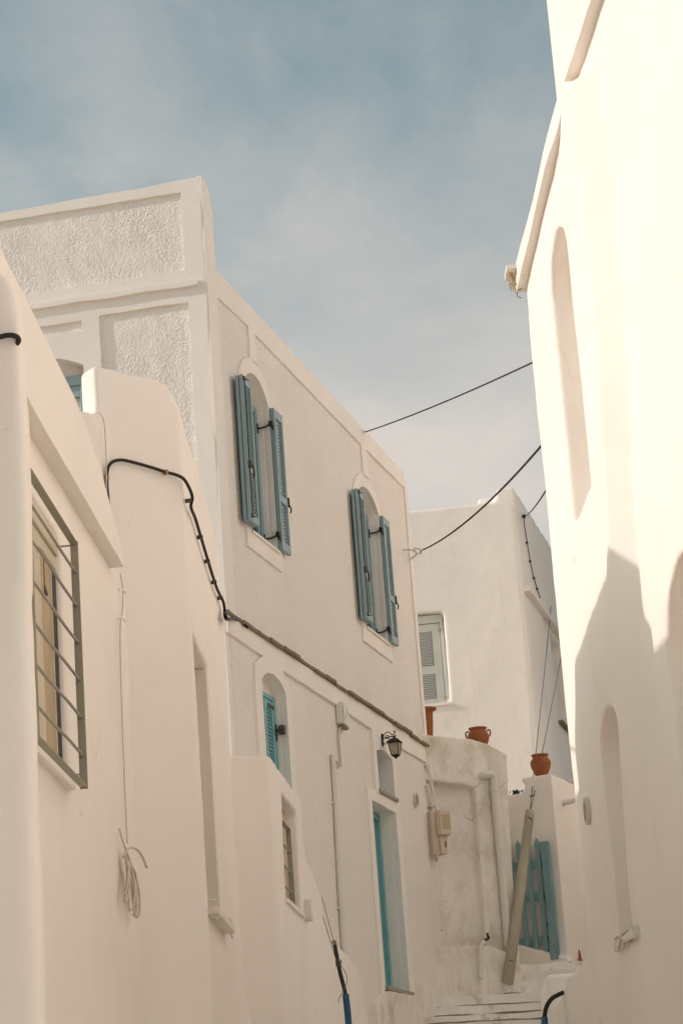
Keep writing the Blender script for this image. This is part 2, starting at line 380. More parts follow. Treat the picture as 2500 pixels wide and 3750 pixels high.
# parapet of the end wall, with its rounded shoulder
sh = [(-5.66, 9.6), (-5.43, 9.6), (-5.44, 10.95), (-5.475, 11.08), (-5.54, 11.17), (-5.60, 11.20), (-5.66, 11.21)]
wall_poly(bm, fM, sh, [], -0.5, 0.0)
wall_poly(bm, fC, [(-3.3, 9.6), (-0.06, 9.6), (-0.06, 11.18), (-3.3, 11.13)], [], -0.33, -0.10)
wall_poly(bm, fC, [(-3.3, 2.6), (-0.01, 2.6), (-0.01, 10.3), (-3.3, 10.3)], [], -0.55, -0.20)
# far end wall and roof
pE = fM.w(UE, 0, 0)
plan(bm, [(pE.x, pE.y), (pE.x - 3.2, pE.y - 0.30), (pE.x - 3.2, pE.y - 0.62), (pE.x - 0.1, pE.y - 0.36)], 3.2, 10.2)
plan(bm, [(0.25, 28.7), (0.30, 33.0), (-3.5, 33.0), (-3.5, 28.7)], 3.2, 9.4)  # unseen rear wing, added to keep sun off the gate wall and pots
wall_poly(bm, fM, [(-5.6, 9.6), (UE - 0.1, 9.6), (UE - 0.1, 9.8), (-5.6, 9.8)], [], -3.3, -0.3)
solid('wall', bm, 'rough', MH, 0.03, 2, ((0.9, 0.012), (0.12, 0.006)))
mwall = bpy.data.objects['wall'].data if False else [o for o in MH.children if o.name.startswith('wall')][0].data
mwall.materials.append(M['band'])
for p in mwall.polygons:                      # the reveals of the openings are smooth plaster
    c = p.center
    if -5.4 < c.x < 1.6 and 0.012 < c.y < 0.29 and p.normal.y > -0.75: p.material_index = 1

# end wall skin: smooth bands around sunk stippled panels
P1 = [(-3.3, 10.29), (-0.19, 10.29), (-0.19, 11.095), (-3.3, 11.09)]
P2 = [(-1.06, 6.4), (-0.16, 6.4), (-0.175, 9.965), (-1.06, 9.965)]
P3 = [(-2.3, 9.83), (-1.235, 9.83), (-1.235, 9.945), (-2.3, 9.945)]
WO = arch(-2.30, -1.235, 7.6, 9.50, 9.63)
bm = B()
wall_poly(bm, fC, dens([(-3.3, 2.6), (0.0, 2.6), (0.0, 11.215), (-0.9, 11.20), (-3.3, 11.15)], 0.25, 0.007, 1), [dens(P1, 0.1, 0.005, 2), dens(P2, 0.1, 0.005, 3), dens(P3, 0.1, 0.003, 4), WO], -0.12, 0.0)
es = [e for e in bm.edges if len(e.link_faces) == 2 and e.calc_face_angle(0) > 1.0]
bmesh.ops.bevel(bm, geom=es, offset=0.008, segments=2, affect='EDGES')
link('end_wall_band', bm, 'band', MH)
def stipple(u0, u1, z0, z1, res=0.0072):
    bm = B(); nu = int((u1 - u0) / res); nz_ = int((z1 - z0) / res); rows = []
    for j in range(nz_ + 1):
        row = []
        for i in range(nu + 1):
            u = u0 + (u1 - u0) * i / nu; z = z0 + (z1 - z0) * j / nz_
            a = noise.noise((u * 78 + z * 24, z * 58 - u * 18, 1.7)); b = noise.noise((u * 125, z * 110, 5.1)); c = noise.noise((u * 9 + z * 6, z * 6, 9.3)); w = 0.75 + 0.5 * noise.noise((u * 2.3, z * 2.3, 3.0))
            row.append(bm.verts.new(fC.w(u, z, -0.036 + w * (0.0058 * a + 0.0042 * b) + 0.006 * c)))
        rows.append(row)
    for a, b in zip(rows, rows[1:]):
        for i in range(nu): bm.faces.new((a[i], a[i + 1], b[i + 1], b[i]))
    # closed back so the panel has depth
    return link('stippled_panel', bm, 'panel', MH, True)
stipple(-3.28, -0.17, 10.27, 11.11)
stipple(-1.08, -0.145, 7.2, 9.98)
stipple(-2.3, -1.22, 9.82, 9.955)
bm = B()
wall_poly(bm, fC, dens([(-3.3, 10.115), (-0.07, 10.115), (-0.05, 10.165), (-3.3, 10.165)], 0.08, 0.006, 8), [], -0.02, 0.045)
link('end_wall_ledge', bm, 'band', MH)
# blue window in the end wall
bm = B()
for a in ((-2.3, -1.24, 9.36, 9.46), (-1.33, -1.24, 7.6, 9.36), (-2.3, -1.33, 9.24, 9.30)): add_box(bm, fC, *a, -0.22, -0.15, 0.006)
add_box(bm, fC, -2.3, -1.33, 9.30, 9.36, -0.20, -0.17, 0.004)
wf = link('window', bm, 'teal', MH)
bm = B(); add_box(bm, fC, -2.3, -1.34, 7.6, 9.24, -0.23, -0.21); link('pane', bm, 'glass', wf)
bm = B(); add_box(bm, fC, -2.3, -1.36, 7.6, 9.02, -0.205, -0.185); link('curtain', bm, 'cream', wf)
bm = B(); add_box(bm, fC, -2.3, -1.2, 9.4, 9.7, -0.30, -0.20); link('lunette', bm, 'band', wf)

# raised smooth plaster on the street side
def band(name, outer, holes=(), d=0.022, m='band', step=0.14, amp=0.006, seed=1, bev=0.007):
    bm = B()
    wall_poly(bm, fM, dens(outer, step, amp, seed), list(holes), -0.03, d)
    es = [e for e in bm.edges if len(e.link_faces) == 2 and e.calc_face_angle(0) > 1.0]
    bmesh.ops.bevel(bm, geom=es, offset=bev, segments=2, affect='EDGES')
    return link(name, bm, m, MH)
band('corner_band', [(-5.748, 6.95), (-5.47, 6.95), (-5.45, 10.95), (-5.49, 11.08), (-5.55, 11.17), (-5.63, 11.22), (-5.748, 11.23)], seed=3)
cap = [(-5.46, 10.375), (-5.46, 10.09), (-4.49, 10.125), (-4.49, 9.77), (-4.28, 9.77), (-4.28, 10.11), (-0.27, 10.105), (-0.27, 9.73), (-0.05, 9.73), (-0.05, 10.105), (1.74, 10.13), (1.75, 6.95), (1.872, 6.95), (1.872, 10.14), (1.74, 10.335)]
band('cap_band', cap[::-1], seed=4)
def surround(u0, u1, z0, zs, za, t, zb, ub0, ub1, hole, seed):
    o = arch(u0 - t, u1 + t, z0, zs + 0.02, za + t + 0.01)
    band('window_surround', [(ub0, zb), (ub1, zb)] + o[1:] + [o[0]], [hole], seed=seed, step=0.5, amp=0.002)
w1h = arch(-4.80, -3.96, 7.93, 9.42, 9.64); w2h = arch(-0.66, 0.30, 7.86, 9.41, 9.60)
surround(-4.80, -3.96, 7.93, 9.42, 9.64, 0.15, 7.745, -4.96, -3.84, w1h, 5)
surround(-0.66, 0.30, 7.86, 9.41, 9.60, 0.15, 7.67, -0.83, 0.46, w2h, 6)
mid = [(-5.748, 6.90), (-5.748, 6.735), (-4.72, 6.72), (-4.99, 6.60), (-5.02, 6.35), (-5.02, 5.2), (-4.81, 5.2), (-4.81, 6.47), (-4.74, 6.525), (-4.62, 6.575), (-4.425, 6.60), (-4.22, 6.57), (-4.10, 6.52), (-4.04, 6.47), (-4.04, 5.2),
       (-3.86, 5.2), (-3.86, 6.40), (-3.92, 6.58), (-4.10, 6.70), (-2.0, 6.70), (-0.80, 6.68), (-0.80, 5.98), (-0.665, 5.98), (-0.665, 6.47), (-0.32, 6.52), (0.02, 6.47), (0.02, 6.02), (0.17, 6.00), (0.17, 6.68), (1.85, 6.69), (1.87, 6.90)]
band('storey_band', mid, seed=7, d=0.03, step=0.2, amp=0.004)
band('door_surround', [(-1.16, 3.7), (-1.0, 3.885), (-1.0, 5.87), (0.03, 5.87), (0.03, 3.885), (0.24, 3.885), (0.22, 6.0), (-0.65, 6.0), (-0.65, 6.02), (-1.16, 5.98)], seed=8, step=0.3, amp=0.005)
# slate drip course between the storeys, slab by slab
u = -5.80; k = 0
while u < 1.9:
    w = random.uniform(0.32, 0.62); u2 = min(u + w, 1.93); bm = B()
    dd = random.uniform(0.055, 0.085); zz = 6.905 + random.uniform(-0.008, 0.008) - 0.02 * (u > 0.9)
    edge = [(p[0], p[1]) for p in dens([(u + 0.004, -0.03), (u2 - 0.004, -0.03), (u2 - 0.004, dd + random.uniform(-.012, .012)), (u + 0.004, dd)], 0.07, 0.010, k)]
    add_poly(bm, lambda p, d: fM.w(p[0], d, p[1]), edge, [], zz - 0.004, zz + 0.026)
    link('slate_slab', bm, 'slate', MH); u = u2; k += 1
# sills
def sill(u0, u1, z0, z1, d1, m='grey_slate', d0=-0.12):
    bm = B(); add_box(bm, fM, u0, u1, z0, z1, d0, d1, 0.005); link('sill', bm, m, MH)
sill(-4.82, -3.94, 7.905, 7.932, 0.045, 'band'); sill(-0.68, 0.32, 7.835, 7.862, 0.045, 'band')
sill(-0.70, 0.10, 5.995, 6.035, 0.05); sill(-1.02, 0.09, 3.845, 3.888, 0.06)

# ---- louvred shutters
def slat_mesh(name, w, m, deep=0.042, th=0.006, ang=63):
    bm = B(); v = []
    bmesh.ops.create_cube(bm, size=1); bmesh.ops.scale(bm, vec=(w, deep, th), verts=bm.verts[:])
    bmesh.ops.rotate(bm, cent=(0, 0, 0), matrix=Matrix.Rotation(radians(ang), 3, 'X'), verts=bm.verts[:])
    me = bpy.data.meshes.new(name); bm.to_mesh(me); bm.free(); me.materials.append(M[m]); return me
def louvred_leaf(root, fr, u0, u1, z0, z1, d0, d1, m, panels, stile=0.05, pitch=0.0345, name='shutter', deep=0.042, ang=63):
    bm = B()
    add_box(bm, fr, u0, u0 + stile, z0, z1, d0, d1, 0.003); add_box(bm, fr, u1 - stile, u1, z0, z1, d0, d1, 0.003)
    zs = [z0] + [p for q in panels for p in q] + [z1]
    for a, b in zip(zs[::2], zs[1::2]): add_box(bm, fr, u0 + stile + 0.0006, u1 - stile - 0.0006, a, b, d0 + 0.002, d1 - 0.002, 0.003)
    o = link(name, bm, m, root)
    sm = slat_mesh('slat', u1 - u0 - 2 * stile + 0.012, m, deep, 0.006, ang)
    for a, b in panels:
        n = int((b - a) / pitch)
        for i in range(n):
            z = a + (b - a) * (i + 0.5) / n
            place('slat', sm, o, INV[root] @ fr.w((u0 + u1) / 2, z, (d0 + d1) / 2))
    return o
def hook_hinge(root, par, u0, u1, z, d0, d1):
    bm = B()
    add_box(bm, fM, u0 - 0.012, u0 + 0.012, z - 0.05, z + 0.05, d0 - 0.01, d0 + 0.006, 0.003)
    add_tube(bm, [fM.w(u0, z, d0), fM.w(u0 + (u1 - u0) * 0.0, z, d0 + 0.05), fM.w(u0, z + 0.01, d1 - 0.05), fM.w(u1 - 0.02, z + 0.03, d1 - 0.03)], 0.009, 6)
    add_box(bm, fM, u1 - 0.06, u1 + 0.004, z + 0.01, z + 0.055, d1 - 0.03, d1 + 0.012, 0.004)
    add_tube(bm, [fM.w(u1 - 0.05, z + 0.03, d1 - 0.01), fM.w(u1 - 0.055, z - 0.02, d1 + 0.012), fM.w(u1 - 0.05, z - 0.045, d1 + 0.014)], [0.014] * 6 + [0.008] * 8, 6)
    link('hinge', bm, 'iron', par)
def window_set(uL, uR, zb, zt, zapex):
    H = zt - zb
    pan = [(zb + 0.085, zb + 0.50), (zb + 0.575, zb + H - 0.085)]
    # two folded leaves against the wall on the near side
    back = louvred_leaf_back(uL - 0.275, uL - 0.005, zb, zt)
    lf = louvred_leaf(MH, fM, uL - 0.275, uL - 0.008, zb, zt, 0.070, 0.105, 'teal', pan, 0.034)
    bm = B()
    add_tube(bm, [fM.w(uL - 0.252, zb + 0.05, 0.116), fM.w(uL - 0.252, zt - 0.03, 0.116)], 0.0065, 6, smooth=False)
    for z in (zb + 0.05, zt - 0.04):
        add_box(bm, fM, uL - 0.268, uL - 0.236, z - 0.02, z + 0.02, 0.104, 0.124, 0.003)
        add_tube(bm, [fM.w(uL - 0.25, z - 0.01, 0.12), fM.w(uL - 0.24, z - 0.015, 0.14), fM.w(uL - 0.205, z - 0.01, 0.145)], 0.006, 6)
    zm = zb + 0.555
    add_box(bm, fM, uL - 0.272, uL - 0.225, zm - 0.03, zm + 0.035, 0.104, 0.138, 0.004)
    add_tube(bm, [fM.w(uL - 0.24, zm, 0.138), fM.w(uL - 0.236, zm - 0.06, 0.15), fM.w(uL - 0.232, zm - 0.13, 0.146)], 0.011, 6)
    link('bolt', bm, 'brown_iron', lf)
    # single leaf on the far side
    rf = louvred_leaf(MH, fM, uR + 0.005, uR + 0.30, zb - 0.005, zt + 0.005, 0.028, 0.070, 'teal', pan, 0.040)
    bm = B(); add_box(bm, fM, uR + 0.29, uR + 0.315, zb + 0.50, zb + 0.60, 0.05, 0.085, 0.004)
    add_tube(bm, [fM.w(uR + 0.305, zb + 0.52, 0.08), fM.w(uR + 0.312, zb + 0.48, 0.095), fM.w(uR + 0.316, zb + 0.44, 0.085)], 0.008, 6)
    link('catch', bm, 'iron', rf)
    for z in (zb + 0.11, zt - 0.20): hook_hinge(MH, rf, uR - 0.03, uR + 0.012, z, -0.10, 0.05)
    # recessed teal frame and sashes
    fz = zt + 0.02; bm = B()
    add_box(bm, fM, uL, uL + 0.06, zb - 0.02, fz, -0.19, -0.105, 0.004); add_box(bm, fM, uR - 0.06, uR, zb - 0.02, fz, -0.19, -0.105, 0.004)
    add_box(bm, fM, uL + 0.0605, uR - 0.0605, fz - 0.06, fz, -0.188, -0.107, 0.004); add_box(bm, fM, uL + 0.0605, uR - 0.0605, zb - 0.02, zb + 0.05, -0.188, -0.107, 0.004)
    for a, b in ((uL + 0.062, (uL + uR) / 2 - 0.001), ((uL + uR) / 2 + 0.001, uR - 0.062)):
        for q in ((a, a + 0.055, zb + 0.052, fz - 0.062), (b - 0.055, b, zb + 0.052, fz - 0.062), (a + 0.0555, b - 0.0555, fz - 0.13, fz - 0.0625), (a + 0.0555, b - 0.0555, zb + 0.0525, zb + 0.13)):
            add_box(bm, fM, *q, -0.175, -0.13, 0.003)
    wf = link('window', bm, 'teal', MH)
    for a, b in ((uL + 0.116, (uL + uR) / 2 - 0.055), ((uL + uR) / 2 + 0.055, uR - 0.116)):
        bm = B(); add_box(bm, fM, a, b, zb + 0.12, fz - 0.12, -0.160, -0.150); link('pane', bm, 'glass', wf)
    bm = B(); wall_poly(bm, fM, arch(uL - 0.02, uR + 0.02, fz - 0.01, fz + 0.05, zapex + 0.05), [], -0.25, -0.15); link('lunette', bm, 'band', wf)
def louvred_leaf_back(u0, u1, z0, z1):
    bm = B(); add_box(bm, fM, u0, u1, z0 + 0.004, z1 - 0.004, 0.027, 0.062, 0.004)
    add_box(bm, fM, u0 + 0.05, u1 - 0.05, z0 + 0.09, z1 - 0.09, 0.026, 0.0655)
    return link('shutter', bm, 'teal', MH)
window_set(-4.80, -3.96, 7.955, 9.42, 9.64)
window_set(-0.66, 0.30, 7.89, 9.39, 9.60)

# lower window: closed bright louvred shutters deep in the recess
for (a, b) in ((-4.80, -4.435), (-4.43, -4.05)):
    lo = louvred_leaf(MH, fM, a + 0.04, b - 0.04 if b > -4.1 else b, 5.1, 6.40, -0.125, -0.09, 'teal_bright', [(5.18, 5.72), (5.80, 6.31)], 0.06, 0.036)
bm = B(); add_box(bm, fM, -4.80, -4.76, 5.1, 6.45, -0.14, -0.082, 0.003); add_box(bm, fM, -4.09, -4.05, 5.1, 6.45, -0.14, -0.082, 0.003); add_box(bm, fM, -4.7595, -4.0905, 6.405, 6.45, -0.138, -0.084, 0.003)
lf = link('shutter_frame', bm, 'teal_bright', MH)
bm = B(); add_box(bm, fM, -4.09, -4.06, 6.02, 6.18, -0.091, -0.075, 0.003); add_box(bm, fM, -4.28, -4.09, 6.325, 6.36, -0.091, -0.080, 0.003)
add_tube(bm, [fM.w(-4.085, 6.12, -0.075), fM.w(-4.085, 6.12, -0.02)], 0.012, 8, smooth=False)
add_box(bm, fM, -4.115, -4.05, 6.08, 6.165, -0.05, 0.01, 0.006); link('hinge', bm, 'brown_iron', lf)
bm = B(); wall_poly(bm, fM, arch(-4.83, -4.02, 6.44, 6.5, 6.65), [], -0.2, -0.115); link('lunette', bm, 'band', MH)

# door and fanlight
bm = B()
add_box(bm, fM, -1.0, -0.93, 3.885, 5.86, -0.27, -0.165, 0.004); add_box(bm, fM, -0.04, 0.03, 3.885, 5.86, -0.27, -0.165, 0.004); add_box(bm, fM, -0.929, -0.041, 5.79, 5.86, -0.268, -0.167, 0.004)
df = link('door_frame', bm, 'teal_bright', MH)
bm = B(); add_box(bm, fM, -0.928, -0.042, 3.895, 5.785, -0.255, -0.205, 0.004)
for z0, z1 in ((4.0, 4.75), (4.85, 5.68)):
    for a, b in ((-0.82, -0.53), (-0.44, -0.15)): add_box(bm, fM, a, b, z0, z1, -0.21, -0.192, 0.008)
dd = link('door', bm, 'teal_bright', MH)
bm = B(); add_tube(bm, [fM.w(-0.86, 4.88, -0.206), fM.w(-0.86, 4.88, -0.16), fM.w(-0.80, 4.875, -0.155)], 0.011, 8); link('handle', bm, 'brown_iron', dd)
bm = B(); add_box(bm, fM, -0.66, 0.02, 6.03, 6.53, -0.275, -0.235, 0.002); add_box(bm, fM, -0.655, 0.015, 6.04, 6.09, -0.24, -0.20, 0.004); add_box(bm, fM, -0.655, -0.60, 6.09, 6.5, -0.24, -0.2, 0.004)
link('fanlight', bm, 'teal_bright', MH)
# plinth at the door
bm = B(); wall_poly(bm, fM, dens([(-1.6, 2.8), (0.9, 2.8), (0.9, 4.02), (0.55, 4.03), (0.5, 3.86), (-1.05, 3.83), (-1.6, 3.66)], 0.12, 0.01, 4), [], -0.05, 0.07)
es = [e for e in bm.edges if len(e.link_faces) == 2 and e.calc_face_angle(0) > 1.0]; bmesh.ops.bevel(bm, geom=es, offset=0.015, segments=2, affect='EDGES')
link('plinth', bm, 'old', MH)

# ------------------------------------------------------------------ foreground houses on the left
fL = Fr(-1.403, 10.5, 2.2)
LH = thing('whitewashed_house', (-1.45, 11.5, 1.2), fL.rot, 'low whitewashed house with overhanging parapet and barred window at the left edge', 'house')
bm = B()
wo = [(0.30, 3.75), (1.315, 3.75), (1.315, 4.985), (0.30, 4.985)]
wall_poly(bm, fL, [(-1.6, 0.4), (3.75, 0.8), (3.75, 5.3), (-1.6, 5.4)], [wo], -0.22, -0.08)
wall_poly(bm, fL, [(-1.6, 0.4), (3.7, 0.8), (3.7, 5.3), (-1.6, 5.4)], [], -0.9, -0.19)
plan(bm, [(-4.2, 11.0), (-2.3, 11.0), (-2.3, 14.2), (-4.2, 14.2)], 4.8, 6.62)  # block on the roof out of view, added for its shadow on the sunlit house
par = [(-1.6, 5.31), (3.14, 5.30), (3.05, 5.40), (2.75, 5.52), (2.35, 5.66), (1.9, 5.75), (1.5, 5.795), (-1.6, 5.84)]
solid('wall', bm, 'white', LH, 0.022, 2, ((0.8, 0.016), (0.2, 0.005)))
bm = B(); wall_poly(bm, fL, dens(par, 0.22, 0.006, 4), [], -0.9, 0.0)
es = [e for e in bm.edges if len(e.link_faces) == 2 and e.calc_face_angle(0) > 0.9]; bmesh.ops.bevel(bm, geom=es, offset=0.014, segments=3, affect='EDGES')
link('parapet', bm, 'white', LH)
bm = B()
add_box(bm, fL, 0.301, 1.314, 4.885, 4.982, -0.155, -0.086, 0.006); add_box(bm, fL, 0.302, 1.313, 4.815, 4.88, -0.165, -0.10, 0.004)
wf = link('window', bm, 'cream', LH)
bm = B()
for a in ((0.30, 0.55, 3.755, 4.81, -0.17, -0.12), ): add_box(bm, fL, *a, 0.01)
for i in range(4):
    add_tube(bm, [fL.w(0.60 + i * 0.065, 3.755, -0.128), fL.w(0.60 + i * 0.065, 4.812, -0.128)], 0.035, 10, smooth=False)
link('frame', bm, 'cream', wf)
bm = B(); wall_poly(bm, fL, dens([(0.86, 3.755), (1.14, 3.755), (1.14, 4.80), (0.86, 4.80)], 0.06, 0.006, 5), [], -0.15, -0.106); link('panel', bm, 'tan', wf)
bm = B(); add_box(bm, fL, 0.30, 1.31, 3.76, 4.81, -0.205, -0.175); add_box(bm, fL, 1.151, 1.312, 3.758, 4.81, -0.15, -0.104); link('pane', bm, 'dark', wf)
bm = B(); add_box(bm, fL, 1.135, 1.15, 3.755, 4.81, -0.145, -0.097, 0.003); link('frame', bm, 'cream', wf)
bm = B(); add_tube(bm, [fL.w(0.97, 4.81, -0.105), fL.w(0.97, 4.66, -0.105)], 0.003, 5, smooth=False); add_lathe(bm, fL.w(0.97, 4.60, -0.105), [(0.002, 0.06), (0.018, 0.0), (0.0, -0.008)], 10); link('cord_pull', bm, 'brown_iron', wf)
bm = B(); add_box(bm, fL, 0.26, 1.34, 3.695, 3.748, -0.2, -0.045, 0.008); link('sill', bm, 'white', LH)

GR = thing('window_grille', fL.w(0.62, 3.69, 0.0), fL.rot, 'olive grey flat-bar grille standing off the wall over the foreground left window', 'window grille')
def flat(u0, u1, z0, z1, d0=-0.012, d1=0.012, nm='frame_bar'):
    bm = B(); add_box(bm, fL, u0, u1, z0, z1, d0, d1, 0.0015); return link(nm, bm, 'grille', GR)
flat(-0.045, -0.039, 3.69, 4.95, -0.02, 0.02); flat(1.284, 1.290, 3.69, 4.95, -0.02, 0.02)
flat(-0.0385, 1.2835, 4.935, 4.941, -0.02, 0.02); flat(-0.0385, 1.2835, 3.698, 3.704, -0.02, 0.02)
for z in (4.79, 4.615, 4.425, 4.235, 4.045, 3.855):
    bm = B(); zz = [random.uniform(-.004, .004) for _ in range(4)]
    add_tube(bm, [fL.w(-0.038, z, 0), fL.w(0.4, z + zz[0], zz[1]), fL.w(0.85, z + zz[2], zz[3]), fL.w(1.283, z, 0)], 0.0075, 8); link('bar', bm, 'grille', GR, True)
for u in (0.0, 1.27):
    for z in (3.76, 4.925):
        bm = B(); add_tube(bm, [fL.w(u, z, -0.09), fL.w(u, z, -0.015)], 0.005, 6, smooth=False); link('bracket', bm, 'grille', GR)

# rounded pillar at the left edge
AH = thing('gate_pillar', (-1.5, 9.7, 1.0), 0, 'round-shouldered whitewashed pillar nearest the camera at the far left', 'pillar')
bm = B(); fA = Fr(-1.27, 9.25, 90)
wall_poly(bm, fA, [(-1.2, 0.6), (0.0, 0.6), (0.015, 3.0), (0.025, 5.15), (0.015, 5.28), (-0.02, 5.38), (-0.09, 5.445), (-0.2, 5.47), (-1.2, 5.50)], [], -0.2, 0.0)
solid('shaft', bm, 'white', AH, 0.025, 8, ((0.6, 0.02), (0.15, 0.004)))

# house B: turned corner house with the slot window
BH = thing('whitewashed_house', (-1.3, 15.4, 1.8), 0, 'plain whitewashed corner house with a tall slit window and thick black cable', 'house')
fB1 = Fr(-0.975, 14.6, 55); fB2 = Fr(-0.975, 14.6, 1.5)
bm = B()
sl = [(0.10, 3.42), (1.02, 3.41), (1.04, 5.11), (0.12, 5.13)]
wall_poly(bm, fB2, [(-0.0, 1.2), (3.0, 1.2), (2.92, 3.0), (2.62, 3.10), (2.30, 3.18), (2.38, 3.32), (2.46, 4.6), (2.60, 5.75), (2.54, 5.9), (2.18, 6.36), (2.08, 6.41), (-0.0, 6.58)], [sl], -0.30, 0.0)
wall_poly(bm, fB2, [(0.05, 1.2), (2.1, 1.2), (2.14, 4.6), (2.38, 5.75), (2.1, 6.1), (0.05, 6.2)], [], -0.75, -0.27)
wall_poly(bm, fB1, [(-0.60, 1.0), (0.0, 1.0), (0.0, 6.60), (-0.06, 6.70), (-0.12, 6.75), (-0.60, 6.79)], [], -0.2, 0.0)
plan(bm, [(-1.46, 14.27), (-1.30, 14.45), (-1.25, 16.7), (-2.3, 16.8), (-2.3, 15.2)], 1.2, 5.6)
plan(bm, [(-1.02, 16.3), (-1.04, 18.3), (-2.3, 18.3), (-2.3, 16.3)], 1.6, 5.62)  # hidden link block, added to shade the foot of the sunlit house
wall_poly(bm, fB1, [(-0.85, 3.0), (-0.575, 3.0), (-0.575, 6.36), (-0.60, 6.44), (-0.66, 6.465), (-0.85, 6.46)], [], -0.25, 0.03)
solid('wall', bm, 'white', BH, 0.025, 3, ((0.7, 0.018), (0.2, 0.006)))
bm = B(); add_box(bm, fB2, 0.02, 1.16, 3.385, 3.425, -0.25, 0.07, 0.006); so = link('sill', bm, 'old', BH)
bm = B(); add_box(bm, fB2, 0.1, 1.05, 3.4, 5.15, -0.262, -0.235); link('window_board', bm, 'old', BH)
bm = B(); add_box(bm, fB2, 0.985, 1.012, 3.43, 5.10, -0.30, -0.012, 0.006); link('reveal_shade_sheet', bm, 'reveal_shade', BH)  # darker sheet added over the far reveal, its shade put into the colour
for u in (0.06, 1.09):
    bm = B(); add_tube(bm, [fB2.w(u, 3.47, 0.0), fB2.w(u, 3.47, 0.045), fB2.w(u, 3.44, 0.05), fB2.w(u, 3.38, 0.045), fB2.w(u, 3.35, 0.055)], 0.006, 6); link('hook', bm, 'grey_wood', BH, True)

# house C: low house with small barred window and stepped garden wall
CH = thing('whitewashed_house', (-0.8, 19.2, 2.2), 0, 'small low whitewashed house with a little barred window and a stepped sloping wall', 'house')
fC1 = Fr(-0.682, 18.28, 66); fC2 = Fr(-0.682, 18.28, 4.7)
bm = B()
cw = [(0.50, 3.965), (1.52, 3.965), (1.66, 4.81), (0.66, 4.81)]
pc = [(0.0, 2.0), (7.6, 2.8), (7.45, 3.48), (6.8, 3.58), (6.66, 3.80), (6.45, 3.90), (5.6, 3.97), (4.9, 4.0), (3.6, 3.95), (3.38, 4.02), (3.2, 4.28), (2.7, 4.40), (2.12, 4.50), (2.02, 4.62), (2.05, 4.98), (0.0, 5.0)]
wall_poly(bm, fC2, pc, [cw], -0.22, 0.0)
wall_poly(bm, fC2, [(0.02, 2.0), (2.0, 2.2), (2.02, 4.96), (0.02, 4.97)], [], -1.2, -0.20)
wall_poly(bm, fC1, [(-1.3, 1.8), (0.0, 1.8), (0.0, 5.0), (-1.3, 5.02)], [], -0.5, 0.0)
solid('wall', bm, 'white', CH, 0.024, 3, ((0.7, 0.016), (0.2, 0.005)))
bm = B(); add_box(bm, fC2, 0.45, 1.6, 3.935, 3.968, -0.15, 0.02, 0.004); link('sill', bm, 'white', CH)
bm = B(); add_box(bm, fC2, 0.5, 1.66, 3.97, 4.8, -0.16, -0.10); link('pane', bm, 'cream', CH)
bm = B()
for a in ((0.56, 0.566, 3.98, 4.62), (1.50, 1.506, 3.98, 4.66)): add_box(bm, fC2, *a, -0.085, -0.045)
for a in ((0.5665, 1.4995, 3.98, 3.986), (0.5665, 1.4995, 4.65, 4.656)): add_box(bm, fC2, *a, -0.085, -0.045)
gf = link('window_grille', bm, 'grille', CH)
for z in (4.47, 4.30, 4.13):
    bm = B(); add_tube(bm, [fC2.w(0.567, z, -0.065), fC2.w(1.499, z, -0.065)], 0.009, 8, smooth=False); link('bar', bm, 'grille', gf)

# ------------------------------------------------------------------ sunlit house on the right
NH = thing('whitewashed_house', (1.7, 16.5, 2.0), 0, 'towering sunlit whitewashed house with arched blind niches, filling the right side', 'house')
fN = Fr(1.538, 17.48, 178.0); fN2 = Fr(1.772, 14.492, 175.5)
bm = B()
n1 = ellarch(1.37, 2.38, 6.03, 7.62, 7.97); n2 = ellarch(1.53, 2.44, 3.16, 4.40, 4.62)
strip = [(-0.10, 1.6), (2.35, 1.6), (2.40, 3.6), (2.86, 5.37), (3.26, 6.95), (3.29, 8.44), (3.12, 8.52), (2.95, 8.61), (1.6, 8.65), (0.35, 8.62), (-0.08, 8.62)]
wall_poly(bm, fN, strip, [n1, n2], -0.22, 0.0)
wall_poly(bm, fN, [(-0.08, 1.6), (3.2, 1.6), (3.2, 8.5), (-0.08, 8.5)], [], -1.4, -0.20)
n3 = ellarch(0.66, 2.0, 1.8, 4.55, 5.02)
wall_poly(bm, fN2, [(-0.95, 1.4), (4.0, 0.8), (4.0, 10.6), (-0.30, 10.6), (-0.42, 8.72), (-0.2, 7.0), (-0.5, 5.4), (-0.8, 3.6)], [n3], -0.3, 0.0)
wall_poly(bm, fN2, [(-0.6, 1.4), (4.0, 0.8), (4.0, 10.5), (-0.3, 10.5)], [], -1.3, -0.27)
# overhanging cornices
def cornice(bm, fr, u0, u1, z0, z1, d):
    wall_poly(bm, fr, [(u0, z0), (u1, z0), (u1, z1 - 0.06), (u1 - 0.1, z1), (u0, z1)], [], -0.3, d)
for za, zb_, ua, ub in ((1.6, 3.6, 2.35, 2.40), (3.6, 5.37, 2.40, 2.86), (5.37, 6.95, 2.86, 3.26), (6.95, 8.44, 3.26, 3.29)):
    add_hex(bm, [fN.w(ua - 0.2, za, -0.002), fN.w(ua + 0.02, za, -0.002), fN.w(ua + 0.36, za, -0.19), fN.w(ua - 0.2, za, -0.3),
                 fN.w(ub - 0.2, zb_, -0.002), fN.w(ub + 0.02, zb_, -0.002), fN.w(ub + 0.36, zb_, -0.19), fN.w(ub - 0.2, zb_, -0.3)])
